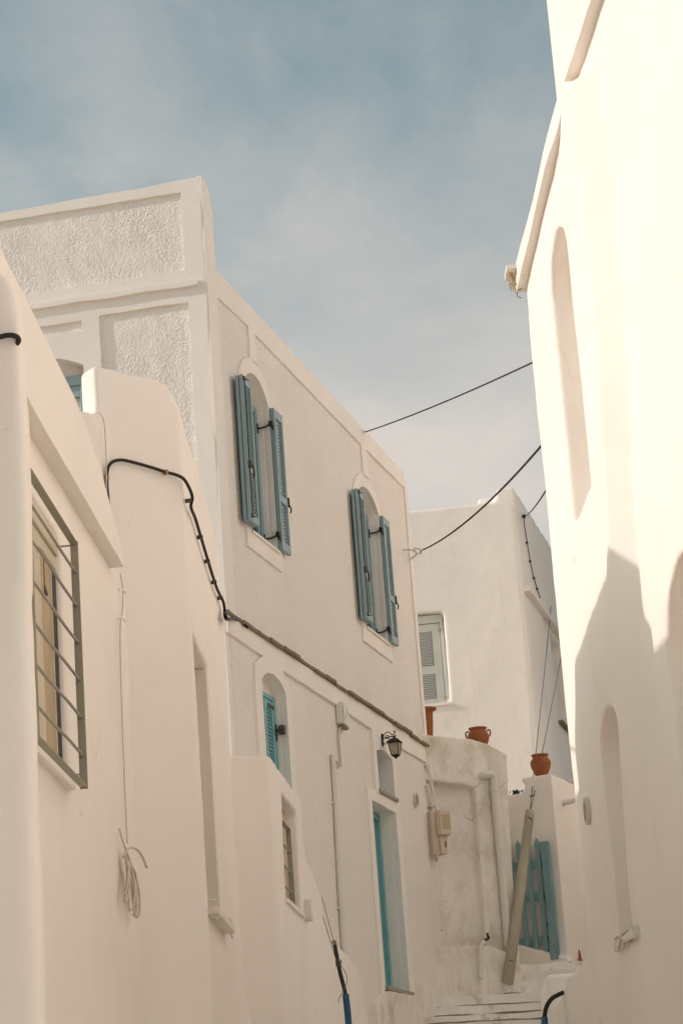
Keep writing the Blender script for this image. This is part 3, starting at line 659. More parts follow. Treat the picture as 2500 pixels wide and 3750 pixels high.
# low wall carrying on beyond its far corner
lowp = [(-3.3, 1.9), (0.6, 1.7), (0.55, 3.45), (0.12, 3.40), (-0.12, 3.31), (-0.45, 3.275), (-1.0, 3.245), (-1.66, 3.25), (-2.06, 3.17), (-2.7, 3.12), (-3.2, 3.09)]
wall_poly(bm, fN, lowp, [], -0.28, 0.0)
solid('wall', bm, 'white', NH, 0.021, 2, ((0.9, 0.02), (0.25, 0.006)))
bm = B(); add_box(bm, fN2, 3.98, 9.5, 0.8, 12.4, -1.3, -0.012); add_box(bm, fN2, -0.25, 3.979, 10.55, 12.4, -1.3, -0.012); link('wall', bm, 'white', NH)  # wall carried on out of view, raised for more bounced sunlight
for fr_, a in ((fN, (-0.12, 2.56, 8.335, 8.66, 0.065)), (fN2, (-0.56, 6.0, 8.70, 9.58, 0.075))):
    bm = B(); u0, u1, z0, z1, d = a
    bot = dens([(u0, z0), (u1, z0)], 0.16, 0.006, 5, False)
    if u1 < 4:      # the parapet dies into the wall at its near end
        sec = [(u0, z0, 8.52, d), (0.4, z0 + 0.004, 8.50, d + 0.003), (0.9, z0 - 0.004, 8.475, d), (1.35, z0 + 0.003, 8.45, d), (1.8, z0, 8.445, d + 0.002), (2.2, z0 + 0.004, 8.46, d), (2.42, z0 + 0.012, 8.485, d - 0.010), (2.56, z0 + 0.04, 8.54, d - 0.032), (2.70, z0 + 0.10, 8.60, 0.008), (2.86, z0 + 0.2, 8.62, -0.01)]
        rings = [[bm.verts.new(fr_.w(u, z, dd)) for z, dd in ((a_, -0.06), (a_, d_), (b_, d_), (8.66, -0.06))] for u, a_, b_, d_ in sec]
        for p, q in zip(rings, rings[1:]):
            for k in range(4): bm.faces.new((p[k], p[(k + 1) % 4], q[(k + 1) % 4], q[k]))
        bm.faces.new(rings[0]); bm.faces.new(rings[-1])
    else:
        wall_poly(bm, fr_, bot + [(u1, z1 - 0.03), (u1 - 0.05, z1), (u0, z1)], [], -0.05, d)
    es = [e for e in bm.edges if len(e.link_faces) == 2 and e.calc_face_angle(0) > 1.0]; bmesh.ops.bevel(bm, geom=es, offset=0.010, segments=2, affect='EDGES')
    link('cornice', bm, 'white', NH)
bm = B()
wall_poly(bm, fN, dens([(1.44, 3.12), (2.44, 3.10), (2.44, 3.175), (1.44, 3.20)], 0.05, 0.012, 3), [], -0.2, 0.03)
bmesh.ops.subdivide_edges(bm, edges=bm.edges[:], cuts=1)
for v in bm.verts: v.co += noise.noise_vector(v.co * 22) * 0.012
link('sill', bm, 'old', NH, True)
bm = B(); q = fN.w(-0.06, 8.41, 0.05)
add_poly(bm, lambda p, d: Vector((p[0], p[1], d)), [(q.x - 0.09, q.y - 0.12), (q.x + 0.06, q.y - 0.12), (q.x + 0.06, q.y + 0.14), (q.x - 0.09, q.y + 0.14)], [], 8.47, 8.50)
link('roof_tile', bm, 'white', NH)
for i in range(9):
    bm = B(); x = q.x - 0.045 + random.uniform(-.02, .03); y = q.y + random.uniform(-.1, .1)
    add_tube(bm, [(x, y, 8.468), (x + random.uniform(-.012, .02), y, 8.40), (x + random.uniform(-.0, .03), y, 8.33 + random.uniform(0, .05))], 0.005, 5, 3); link('reed', bm, 'bamboo', NH)
bm = B(); q = fN.w(-0.03, 8.33, 0.03); add_tube(bm, [q, q + Vector((-0.035, 0, -0.015)), q + Vector((-0.04, 0, -0.06)), q + Vector((-0.01, 0, -0.075))], 0.004, 6); link('hook', bm, 'wire', NH)

bm = B(); plan(bm, [(1.415, 20.6), (1.9, 20.62), (1.9, 22.3), (1.46, 22.3)], 2.4, 3.41)
PI_ = thing('low_wall', (1.6, 21.2, 2.4), 0, 'stub of low rounded whitewashed wall beside the steps, lower right', 'wall')
solid('wall', bm, 'white', PI_, 0.022, 5, ((0.4, 0.01),))

# ------------------------------------------------------------------ unseen house across the street, added to bounce sunlight
OH = thing('whitewashed_house', (6.5, 26.0, 3.0), 0, 'unseen whitewashed house across the street, added to bounce sunlight onto the shuttered house', 'house')
bm = B(); add_hex(bm, [Vector(p) for p in ((5.0, 18.2, 2.2), (12.0, 18.2, 2.2), (12.5, 36.0, 2.2), (5.6, 36.0, 2.2), (5.0, 18.2, 14.0), (12.0, 18.2, 14.0), (12.5, 36.0, 14.6), (5.6, 36.0, 14.6))], 0.05)
link('wall', bm, 'white', OH)
# ------------------------------------------------------------------ house behind
fK = Fr(2.70, 36.97, 97); fK2 = Fr(2.74, 36.97, 12.3)
KH = thing('whitewashed_house', (2.70, 36.97, 5.0), fK.rot, 'whitewashed house at the back with a pale grey louvred shutter and rain streaks', 'house')
bm = B()
kw = [(-2.0, 9.11), (-1.26, 9.11), (-1.24, 10.58), (-2.0, 10.58)]
wall_poly(bm, fK, [(-4.2, 4.5), (-0.06, 4.5), (0.05, 12.48), (-0.24, 12.48), (-0.27, 12.28), (-0.36, 12.27), (-4.2, 12.30)], [kw], -0.28, 0.0)
wall_poly(bm, fK, [(-4.2, 4.5), (-0.1, 4.5), (-0.05, 12.2), (-4.2, 12.2)], [], -0.6, -0.25)
kd = [(2.78, 9.2), (3.85, 9.2), (3.85, 10.68), (2.80, 10.68)]
wall_poly(bm, fK2, [(0.0, 4.5), (9, 4.5), (9, 12.52), (0.05, 12.50)], [kd], -0.28, 0.0)
wall_poly(bm, fK2, [(0.1, 4.5), (9, 4.5), (9, 12.4), (0.1, 12.4)], [], -0.6, -0.25)
KW = solid('wall', bm, 'white_far', KH, 0.045, 2, ((1.0, 0.03), (0.2, 0.006)))
bm = B()
for a, b in ((0.14, 0.35), (0.37, 9)):
    wall_poly(bm, fK2, dens([(a, 10.80), (b, 10.78), (b, 10.88), (a, 10.90)], 0.2, 0.008, 3), [], -0.02, 0.10)
link('ledge', bm, 'white_far', KH)
ks = louvred_leaf(KH, fK, -1.96, -1.325, 9.125, 10.42, -0.16, -0.115, 'grey_wood', [(9.22, 9.62), (9.74, 10.30)], 0.125, 0.0275, 'shutter', 0.026, 50)
bm = B(); add_box(bm, fK, -1.318, -1.262, 9.12, 10.43, -0.18, -0.11, 0.003); add_box(bm, fK, -2.0, -1.262, 10.432, 10.56, -0.19, -0.11, 0.003); link('shutter_frame', bm, 'grey_wood', KH)
bm = B(); add_box(bm, fK, -1.95, -1.33, 9.13, 10.42, -0.2, -0.162); link('backing', bm, 'slate', KH)
bm = B()
for z in (9.22, 10.30): add_box(bm, fK, -1.345, -1.295, z - 0.02, z + 0.03, -0.12, -0.10, 0.004)
link('hinge', bm, 'tan', ks)
bm = B(); add_box(bm, fK, -2.05, -1.22, 9.075, 9.12, -0.2, 0.035, 0.006); link('sill', bm, 'white_far', KH)
bm = B(); add_box(bm, fK2, 2.74, 3.9, 9.16, 9.20, -0.2, 0.075, 0.005); link('sill', bm, 'slate', KH)

# ------------------------------------------------------------------ terrace wall with the alcove
fP = Fr(0.752, 28.595, 55)
PW = thing('terrace_wall', (0.75, 28.6, 3.6), fP.rot, 'stained old plaster terrace wall with a shallow alcove, between the house and the gate', 'wall')
bm = B()
al = [(-0.25, 4.2), (0.70, 4.5), (0.745, 6.43), (-0.25, 6.50)]
wall_poly(bm, fP, [(-0.4, 3.2), (1.19, 3.2), (1.20, 5.3), (1.25, 6.45), (1.28, 6.85), (1.0, 6.965), (0.74, 7.02), (-0.4, 7.04)], [al], -0.17, 0.0)
wall_poly(bm, fP, [(-0.4, 3.2), (1.18, 3.2), (1.22, 6.3), (1.24, 6.83), (0.74, 6.99), (-0.4, 7.0)], [], -0.5, -0.15)
plan(bm, [(0.2, 28.5), (1.62, 29.3), (1.78, 31.6), (-1.5, 31.6), (-1.5, 29.3)], 3.2, 6.82)  # terrace body, carried back out of view to block sun on the gate wall
# trough ledge at its foot
wall_poly(bm, fP, [(-0.25, 3.2), (0.50, 3.2), (0.50, 4.50), (0.44, 4.515), (-0.25, 4.50)], [], -0.2, 0.10)
wall_poly(bm, fP, [(0.42, 3.2), (0.93, 3.2), (0.94, 4.42), (0.80, 4.47), (0.60, 4.52), (0.46, 4.53)], [], -0.2, 0.16)
solid('wall', bm, 'old', PW, 0.022, 2, ((0.6, 0.025), (0.15, 0.012), (0.05, 0.004)))

# ------------------------------------------------------------------ gate wall
fG = Fr(2.40, 30.6, 112); fG2 = Fr(2.40, 30.6, 22)
GW = thing('gate_wall', (2.40, 30.6, 4.0), fG.rot, 'whitewashed corner wall behind the picket gate with a terracotta pot on top', 'wall')
bm = B()
wall_poly(bm, fG, [(-1.3, 3.6), (0.0, 3.6), (0.0, 6.79), (-0.40, 6.79), (-0.41, 6.745), (-0.37, 6.71), (-0.365, 6.595), (-1.3, 6.58)], [], -0.35, 0.0)
wall_poly(bm, fG2, [(0.0, 3.6), (4.0, 3.6), (4.0, 6.75), (0.0, 6.79)], [], -0.3, 0.0)
wall_poly(bm, fG, [(-1.3, 3.6), (0.03, 3.6), (0.03, 4.47), (-0.63, 4.70), (-1.3, 4.75)], [], -0.1, 0.10)
solid('wall', bm, 'white', GW, 0.024, 3, ((0.6, 0.016), (0.15, 0.006)))

GT = thing('picket_gate', fG.w(-0.3, 4.5, 0.06), fG.rot, 'weathered teal wooden picket gate behind the leaning pipe', 'gate')
bm = B(); add_box(bm, fG, -0.185, -0.085, 4.46, 5.93, 0.04, 0.13, 0.008); link('post', bm, 'teal_gate', GT)
for z in (5.67, 5.26, 4.72):
    bm = B(); add_box(bm, fG, -0.74, -0.195, z - 0.045, z + 0.045, 0.03, 0.06, 0.004); link('rail', bm, 'teal_gate', GT)
for i, u in enumerate((-0.245, -0.37, -0.495, -0.62, -0.745)):
    bm = B(); zt = 6.0 + random.uniform(-.012, .012); zb_ = 4.53 + i * 0.035; s = random.uniform(-.006, .006)
    wall_poly(bm, fG, [(u - 0.03 + s, zb_), (u + 0.03 + s, zb_), (u + 0.03, zt - 0.06), (u, zt), (u - 0.03, zt - 0.06)], [], 0.062, 0.084)
    link('picket', bm, 'teal_gate', GT)
bm = B()
for z in (5.62, 4.9): add_box(bm, fG, -0.20, -0.178, z - 0.03, z + 0.03, 0.05, 0.10, 0.002)
link('hinge', bm, 'brown_iron', GT)
# rain spout
bm = B(); q = fG2.w(0.42, 6.46, -0.02); add_lathe(bm, q, [(0.0, 0.0), (0.034, 0.0), (0.034, 0.17), (0.028, 0.17), (0.028, 0.05), (0.0, 0.05)], 18, fG2.n + Vector((0, -0.1, 0.08)))
single('rain_spout', bm, 'pvc', 'short pale rain spout poking out of the wall right of the gate', 'spout', origin=q)
# red letter
bm = B(); 
for seg in ([(0.40, 4.41), (0.455, 4.55), (0.465, 4.60)], [(0.465, 4.60), (0.50, 4.52), (0.535, 4.40)], [(0.385, 4.475), (0.46, 4.50), (0.545, 4.48)]):
    P_ = [fG2.w(a, b, 0.006) for a, b in seg]; add_tube(bm, P_, 0.007, 5, 5)
single('painted_letter', bm, 'red', 'red hand-painted letter A low on the wall at right of the gate', 'graffiti', origin=fG2.w(0.46, 4.41, 0.0))

# ------------------------------------------------------------------ pots
def amphora(loc, s, rotz, label):
    T = thing('terracotta_pot', loc, rotz, label, 'pot', 'terracotta pots on the walls')
    prof = [(0.0, 0.0), (0.062, 0.0), (0.068, 0.012), (0.092, 0.055), (0.112, 0.10), (0.119, 0.118), (0.124, 0.125), (0.1225, 0.131), (0.126, 0.147), (0.131, 0.154), (0.129, 0.160), (0.128, 0.173), (0.131, 0.180), (0.128, 0.187), (0.123, 0.198), (0.124, 0.204), (0.119, 0.211), (0.105, 0.228), (0.096, 0.240), (0.093, 0.250), (0.097, 0.262), (0.109, 0.271), (0.112, 0.277), (0.110, 0.283), (0.100, 0.285), (0.090, 0.276), (0.085, 0.25), (0.09, 0.2), (0.0, 0.19)]
    bm = B(); add_lathe(bm, loc, [(r * s, h * s) for r, h in prof], 40); link('body', bm, 'terracotta', T, True)
    for a in (0, pi):
        d = Vector((cos(rotz + a), sin(rotz + a), 0)); c = Vector(loc); zz = Vector((0, 0, 1)); bm = B()
        add_tube(bm, [c + s * (d * 0.100 + zz * 0.232), c + s * (d * 0.124 + zz * 0.248), c + s * (d * 0.144 + zz * 0.237), c + s * (d * 0.147 + zz * 0.205), c + s * (d * 0.138 + zz * 0.180), c + s * (d * 0.122 + zz * 0.168)], 0.0095 * s, 8)
        link('handle', bm, 'terracotta', T, True)
amphora((1.47, 29.45, 6.93), 1.03, radians(-8), 'ribbed terracotta pot with two side handles on the stained terrace wall')
amphora((2.30, 30.80, 6.785), 1.02, radians(-112), 'ribbed terracotta pot on the gate wall behind the stay wires')
loc = (0.855, 30.1, 6.95)
T = thing('terracotta_pot', loc, 0, 'tall tapering terracotta flowerpot half hidden behind the corner of the shuttered house', 'pot', 'terracotta pots on the walls')
bm = B(); add_lathe(bm, loc, [(0.0, 0.0), (0.05, 0.0), (0.055, 0.05), (0.065, 0.2), (0.088, 0.42), (0.10, 0.56), (0.104, 0.58), (0.104, 0.60), (0.112, 0.655), (0.15, 0.665), (0.155, 0.675), (0.153, 0.69), (0.13, 0.695), (0.11, 0.68), (0.09, 0.5), (0.0, 0.45)], 36); link('body', bm, 'terracotta', T, True)
bm = B()
for k in range(22):
    a = 2 * pi * k / 22; d = Vector((cos(a), sin(a), 0)); add_tube(bm, [Vector(loc) + d * 0.066 + Vector((0, 0, 0.2)), Vector(loc) + d * 0.098 + Vector((0, 0, 0.54))], 0.004, 5, smooth=False)
link('fluting', bm, 'terracotta', T)

# plant peeping over the gate wall
bm = B(); c = Vector((1.96, 30.95, 6.55))
for k in range(11):
    a = random.uniform(0, 2 * pi); l = random.uniform(0.10, 0.2); d = Vector((cos(a), sin(a) * 0.6, 0)); s = d.cross(Vector((0, 0, 1))).normalized() * 0.013
    pts = [c, c + d * l * 0.35 + Vector((0, 0, 0.10)), c + d * l * 0.8 + Vector((0, 0, 0.11)), c + d * l * 1.1 + Vector((0, 0, 0.07))]
    vs_ = [(bm.verts.new(p + s * w), bm.verts.new(p - s * w)) for p, w in zip(pts, (0.6, 1.1, 0.9, 0.08))]
    for a_, b_ in zip(vs_, vs_[1:]): bm.faces.new((a_[0], a_[1], b_[1], b_[0]))
add_lathe(bm, c + Vector((0, 0, -0.02)), [(0.0, 0.0), (0.05, 0.0), (0.06, 0.06), (0.03, 0.12), (0.0, 0.13)], 12)
single('agave_plant', bm, 'leaf', 'dark strap-leaved plant peeping over the low step of the gate wall', 'plant', origin=c)

# ------------------------------------------------------------------ wall lantern
LT = thing('wall_lantern', fM.w(-0.40, 6.60, 0.03), fM.rot, 'black wrought wall lantern on a scrolled arm above the fanlight', 'lantern')
bm = B(); lz = 6.60
pl = [(0.036 * cos(a) - 0.40, lz - 0.01 + 0.088 * sin(a)) for a in [2 * pi * k / 20 for k in range(20)]]
wall_poly(bm, fM, pl, [], 0.02, 0.052); link('backplate', bm, 'iron', LT)
bm = B(); W = lambda d, z: fM.w(-0.40, z, d)
add_tube(bm, [W(0.05, lz + 0.01), W(0.13, lz + 0.018), W(0.235, lz + 0.026)], 0.0085, 8)
add_tube(bm, [W(0.045, lz - 0.01), W(0.06, lz + 0.05), W(0.10, lz + 0.085), W(0.145, lz + 0.08), W(0.165, lz + 0.05), W(0.19, lz + 0.045), W(0.215, lz + 0.06), W(0.222, lz + 0.085), W(0.208, lz + 0.092), W(0.203, lz + 0.078)], 0.0065, 8)
add_tube(bm, [W(0.105, lz + 0.015 + 0.028 * (1 + 0)) + fM.dir * 0.0] + [W(0.11 + 0.024 * sin(a), lz + 0.022 + 0.024 * cos(a)) for a in [2 * pi * k / 10 for k in range(11)]], 0.0055, 6)
add_tube(bm, [W(0.05, lz - 0.055), W(0.075, lz - 0.072), W(0.095, lz - 0.068), W(0.098, lz - 0.05), W(0.085, lz - 0.048)], 0.005, 6)
link('arm', bm, 'iron', LT, True)
bm = B(); c0 = W(0.205, lz - 0.005)
def sq(bm, c, prof):
    rings = []
    for r, h in prof:
        rings.append([bm.verts.new(c + fM.dir * (r * sx) + fM.n * (r * sy) + Vector((0, 0, h))) for sx, sy in ((-1, -1), (1, -1), (1, 1), (-1, 1))])
    for a, b in zip(rings, rings[1:]):
        for k in range(4): bm.faces.new((a[k], a[(k + 1) % 4], b[(k + 1) % 4], b[k]))
    bm.faces.new(rings[0]); bm.faces.new(rings[-1])
sq(bm, c0, [(0.088, -0.062), (0.092, -0.056), (0.060, -0.022), (0.040, -0.006), (0.018, 0.002), (0.014, 0.02)]); link('roof', bm, 'iron', LT)
bm = B()
for sx, sy in ((-1, -1), (1, -1), (1, 1), (-1, 1)):
    add_tube(bm, [c0 + fM.dir * 0.074 * sx + fM.n * 0.074 * sy + Vector((0, 0, -0.062)), c0 + fM.dir * 0.046 * sx + fM.n * 0.046 * sy + Vector((0, 0, -0.235))], 0.0062, 4, smooth=False)
for r, h in ((0.074, -0.068), (0.047, -0.232)):
    q = [c0 + fM.dir * r * sx + fM.n * r * sy + Vector((0, 0, h)) for sx, sy in ((-1, -1), (1, -1), (1, 1), (-1, 1))]
    for k in range(4): add_tube(bm, [q[k], q[(k + 1) % 4]], 0.0058, 4, smooth=False)
link('cage', bm, 'iron', LT)
bm = B(); sq(bm, c0, [(0.012, -0.272), (0.036, -0.250), (0.052, -0.238)]); add_lathe(bm, c0 + Vector((0, 0, -0.285)), [(0.0, 0.0), (0.010, 0.004), (0.010, 0.012), (0.004, 0.018)], 10); link('finial', bm, 'iron', LT)
dirs = [(-fM.n, fM.dir), (fM.n, fM.dir), (fM.dir, fM.n), (-fM.dir, fM.n)]
for nn, tt in dirs:
    bm = B(); q = [c0 + nn * 0.070 + tt * 0.068 + Vector((0, 0, -0.068)), c0 + nn * 0.070 - tt * 0.068 + Vector((0, 0, -0.068)), c0 + nn * 0.043 - tt * 0.042 + Vector((0, 0, -0.230)), c0 + nn * 0.043 + tt * 0.042 + Vector((0, 0, -0.230))]
    add_hex(bm, [p - nn * 0.0015 for p in q] + [p + nn * 0.0015 for p in q]); link('pane', bm, 'lantern_glass', LT)
bm = B(); add_lathe(bm, c0 + Vector((0, 0, -0.2)), [(0.0, 0.0), (0.017, 0.004), (0.019, 0.08), (0.014, 0.085), (0.014, 0.135)], 14); link('bulb', bm, 'white', LT, True)
LT.scale = (0.82, 0.82, 0.82); LT.location.z += 0.03

# ------------------------------------------------------------------ services on the shuttered house
JB = thing('junction_box', fM.w(-2.05, 6.48, 0.02), fM.rot, 'white plastic junction box under the slate course, right of the lower window', 'junction box')
bm = B(); wall_poly(bm, fM, [(-2.16, 6.505), (-1.93, 6.475), (-1.93, 6.705), (-2.16, 6.735)], [], 0.005, 0.085)
es = bm.edges[:]; bmesh.ops.bevel(bm, geom=es, offset=0.006, segments=2, affect='EDGES'); link('case', bm, 'pvc', JB)
bm = B(); wall_poly(bm, fM, [(-2.13, 6.488), (-1.96, 6.466), (-1.96, 6.48), (-2.13, 6.50)], [], 0.02, 0.07); link('base', bm, 'slate', JB)
bm = B()
add_tube(bm, [fM.w(-2.08, 6.50, 0.03), fM.w(-2.16, 6.40, 0.02), fM.w(-2.18, 6.25, 0.02), fM.w(-2.17, 6.12, 0.022), fM.w(-2.21, 6.055, 0.03), fM.w(-2.36, 6.06, 0.035), fM.w(-2.50, 6.09, 0.03)], 0.012, 8)
single('thin_cable', bm, 'cable_white', 'thin white-painted cable looping from the junction box to the conduit', 'cable', origin=fM.w(-2.2, 6.06, 0.0))
CD = thing('conduit_pipe', fM.w(-2.56, 4.0, 0.02), fM.rot, 'white-painted vertical conduit pipe running down the roughcast wall', 'pipe')
bm = B(); add_tube(bm, [fM.w(-2.50, 6.12, 0.03), fM.w(-2.515, 5.6, 0.03), fM.w(-2.56, 5.0, 0.03), fM.w(-2.58, 4.4, 0.03), fM.w(-2.55, 3.4, 0.03)], 0.026, 12); link('pipe', bm, 'pvc', CD, True)
for z, u in ((5.62, -2.515), (4.55, -2.575)):
    bm = B(); add_lathe(bm, fM.w(u, z - 0.01, 0.03), [(0.028, 0.0), (0.031, 0.002), (0.031, 0.018), (0.028, 0.02)], 12); add_box(bm, fM, u - 0.07, u - 0.025, z - 0.008, z + 0.010, 0.0, 0.02, 0.002); link('clip', bm, 'pvc', CD)

def round_vent(fr, u, z, r, label, d0=0.0):
    T = thing('vent_cover', fr.w(u, z - r, d0), fr.rot, label, 'vent')
    ring = [(u + r * cos(a), z + r * sin(a)) for a in [2 * pi * k / 28 for k in range(28)]]; inn = [(u + r * .78 * cos(a), z + r * .78 * sin(a)) for a in [2 * pi * k / 28 for k in range(28)]]
    bm = B(); wall_poly(bm, fr, ring, [inn], d0 - 0.04, d0 + 0.008); link('rim', bm, 'vent', T)
    bm = B(); wall_poly(bm, fr, inn, [], d0 - 0.02, d0 + 0.001); link('backing', bm, 'dark', T)
    for k in range(-3, 4):
        h = r * 0.21 * k; w = math.sqrt(max(0, (r * .78) ** 2 - h * h)); bm = B()
        add_box(bm, fr, u - w, u + w, z + h - r * 0.035, z + h + r * 0.035, d0 + 0.0015, d0 + 0.004); link('louvre', bm, 'vent', T)
    for k in (-1, 0, 1):
        h = r * 0.34 * k; w = math.sqrt((r * .78) ** 2 - h * h); bm = B(); add_box(bm, fr, u + h - r * .025, u + h + r * .025, z - w, z + w, d0 + 0.0045, d0 + 0.006); link('upright', bm, 'vent', T)
round_vent(fM, 1.06, 6.16, 0.085, 'small round vent grille on the roughcast wall right of the door', 0.024)
round_vent(fN, 0.70, 4.165, 0.095, 'round cream vent grille on the sunlit house beside its lower niche', 0.028)

# shutter dog on the wall above the garden wall
bm = B(); q = fM.w(-4.30, 5.04, 0.0)
add_tube(bm, [fM.w(-4.36, 5.02, 0.0), fM.w(-4.36, 5.03, 0.10)], 0.014, 8, smooth=False); add_box(bm, fM, -4.375, -4.345, 5.0, 5.06, 0.02, 0.17, 0.004)
add_box(bm, fM, -4.372, -4.348, 4.97, 5.09, 0.165, 0.18, 0.003)
single('shutter_dog', bm, 'brown_iron', 'small dark iron shutter dog sticking out above the low house', 'bracket', origin=q, smooth=False)

# ------------------------------------------------------------------ electricity meter and conduits at the house corner
MB_ = thing('meter_box', fP.w(0.14, 5.56, 0.0), fP.rot, 'beige plastic electricity meter box on the alcove wall', 'meter box')
bm = B(); add_box(bm, fP, -0.02, 0.15, 5.58, 6.10, -0.10, 0.10, 0.012); link('case', bm, 'beige_box', MB_)
bm = B(); add_box(bm, fP, 0.035, 0.19, 5.80, 6.09, 0.10, 0.20, 0.014); link('cover', bm, 'beige_box', MB_)
bm = B(); add_box(bm, fP, 0.191, 0.196, 5.86, 6.05, 0.115, 0.185, 0.003); add_box(bm, fP, 0.06, 0.165, 5.87, 6.04, 0.2005, 0.206, 0.003); link('window', bm, 'tan', MB_)
bm = B(); add_box(bm, fP, 0.06, 0.165, 5.585, 5.80, 0.10, 0.135, 0.012); link('terminal_cover', bm, 'beige_box', MB_)
bm = B(); add_box(bm, fP, 0.12, 0.135, 5.66, 5.73, 0.134, 0.142, 0.002); link('seal', bm, 'brown_iron', MB_)
bm = B()
for i in range(2):
    for j in range(3): add_box(bm, fP, -0.01 + i * 0.065, 0.04 + i * 0.065, 6.135 + j * 0.035, 6.158 + j * 0.035, -0.115, -0.105, 0.002)
link('identity_strip', bm, 'tan', MB_)
bm = B()
add_tube(bm, [fM.w(1.66, 6.66, 0.04), fM.w(1.74, 6.5, 0.045), fM.w(1.80, 6.35, 0.05), fM.w(1.80, 6.2, 0.06), fM.w(1.82, 6.08, 0.10)], 0.026, 10)
add_lathe(bm, fM.w(1.82, 6.06, 0.10), [(0.0, 0.03), (0.03, 0.03), (0.034, 0.02), (0.034, -0.03), (0.0, -0.035)], 12)
single('conduit_pipe', bm, 'pvc', 'cream conduit curving down the house corner into the meter box', 'pipe', origin=fM.w(1.8, 6.08, 0.05))
bm = B()
add_tube(bm, [fM.w(1.62, 6.42, 0.03), fM.w(1.66, 6.34, 0.035), fM.w(1.74, 6.18, 0.045), fM.w(1.72, 6.05, 0.05), fM.w(1.68, 5.85, 0.045), fM.w(1.67, 5.62, 0.045), fM.w(1.67, 5.56, 0.045)], 0.022, 10)
add_box(bm, fM, 1.66, 1.83, 6.165, 6.178, 0.0, 0.08, 0.002)
single('conduit_pipe', bm, 'pvc', 'second cream conduit hugging the house corner and ending below the meter box', 'pipe', origin=fM.w(1.67, 5.56, 0.04))
bm = B(); a = fM.w(1.67, 5.57, 0.045); b = fP.w(0.02, 5.60, 0.11)
add_tube(bm, [a, a.lerp(b, 0.35) + Vector((0, 0, -0.07)), a.lerp(b, 0.85) + Vector((0, 0, -0.06)), b + Vector((0, 0, 0.06))], 0.012, 8)
single('thin_cable', bm, 'cable_white', 'short white cable loop under the meter box', 'cable', origin=a)

# drainpipe on the terrace wall
DP = thing('drainpipe', fP.w(0.99, 4.45, 0.03), fP.rot, 'white-painted drainpipe with an elbow at the top on the stained terrace wall', 'drainpipe')
bm = B(); add_tube(bm, [fP.w(0.84, 6.56, -0.04), fP.w(0.85, 6.565, 0.05), fP.w(0.90, 6.57, 0.075), fP.w(0.96, 6.56, 0.07), fP.w(0.985, 6.50, 0.06), fP.w(0.985, 6.2, 0.055), fP.w(0.99, 5.3, 0.055), fP.w(0.985, 4.44, 0.05)], 0.047, 14); link('pipe', bm, 'pvc', DP, True)
bm = B(); add_lathe(bm, fP.w(0.988, 5.66, 0.055), [(0.049, 0.0), (0.053, 0.003), (0.053, 0.022), (0.049, 0.025)], 16); add_box(bm, fP, 1.03, 1.09, 5.665, 5.68, -0.02, 0.03, 0.002); link('clip', bm, 'pvc', DP)
bm = B(); add_lathe(bm, fP.w(0.985, 6.36, 0.058), [(0.049, 0.0), (0.052, 0.003), (0.052, 0.06), (0.049, 0.063)], 16); link('collar', bm, 'pvc', DP)
bm = B(); add_tube(bm, [fP.w(0.60, 4.56, 0.09), fP.w(0.53, 4.55, 0.175), fP.w(0.475, 4.49, 0.19), fP.w(0.46, 4.35, 0.18), fP.w(0.44, 4.13, 0.175)], 0.026, 10)
single('waste_pipe', bm, 'pvc', 'short white waste pipe bent over the plaster ledge at the foot of the terrace wall', 'pipe', origin=fP.w(0.45, 4.1, 0.15))
bm = B(); add_tube(bm, [fP.w(0.70, 4.60, -0.02), fP.w(0.66, 4.60, 0.10), fP.w(0.60, 4.605, 0.19)], 0.018, 8); add_tube(bm, [fP.w(0.60, 4.60, 0.185), fP.w(0.585, 4.61, 0.20), fP.w(0.58, 4.655, 0.20)], 0.014, 8)
single('water_tap', bm, 'iron', 'small black water tap just above the plaster ledge', 'tap', origin=fP.w(0.66, 4.58, 0.0))

# ------------------------------------------------------------------ leaning pipe with stay wires
pb = Vector((1.535, 28.86, 4.07)); pt_ = Vector((2.026, 29.55, 6.17)); ax = (pt_ - pb).normalized()
LP_ = thing('leaning_pipe', pb, 0, 'grey-green plastic guard pipe leaning across the gate with stay wires running out of its top', 'pipe')
bm = B(); L0 = (pt_ - pb).length
add_lathe(bm, pb, [(0.050, 0.0), (0.067, 0.0), (0.062, L0 * 0.5), (0.0555, L0 - 0.13), (0.058, L0 - 0.128), (0.058, L0 - 0.005), (0.052, L0), (0.012, L0)], 24, ax); link('tube', bm, 'duct', LP_, True)
side = ax.cross(Vector((0, 1, 0))).normalized(); fwd = side.cross(ax)
if fwd.y > 0: fwd = -fwd
bm = B(); add_tube(bm, [pb + ax * (L0 - 0.14) + fwd * 0.054 - side * 0.03, pb + ax * (L0 - 0.125) + fwd * 0.058, pb + ax * (L0 - 0.12) + fwd * 0.054 + side * 0.02], 0.007, 5, 3); link('slot', bm, 'iron', LP_)
bm = B(); add_tube(bm, [pb + ax * 0.25 + fwd * 0.062 - side * 0.03, pb + ax * 0.252 + fwd * 0.066, pb + ax * 0.257 + fwd * 0.062 + side * 0.025], 0.005, 5, 3); link('tie', bm, 'iron', LP_)
kend = fK2.w(3.2, 11.25, 0.0)
for off, lab in ((Vector((0, 0, 0)), 'left of the pair of thin stay wires running up from the leaning pipe'), (Vector((0.22, 0, -0.42)), 'right of the pair of thin stay wires running up from the leaning pipe')):
    bm = B(); t0 = pt_ - ax * 0.1; add_tube(bm, [t0, t0.lerp(kend + off, 0.5) + Vector((0, 0, -0.01)), kend + off], 0.0075, 6, 8)
    single('stay_wire', bm, 'wire', lab, 'wire', 'stay wires of the leaning pipe', origin=t0)
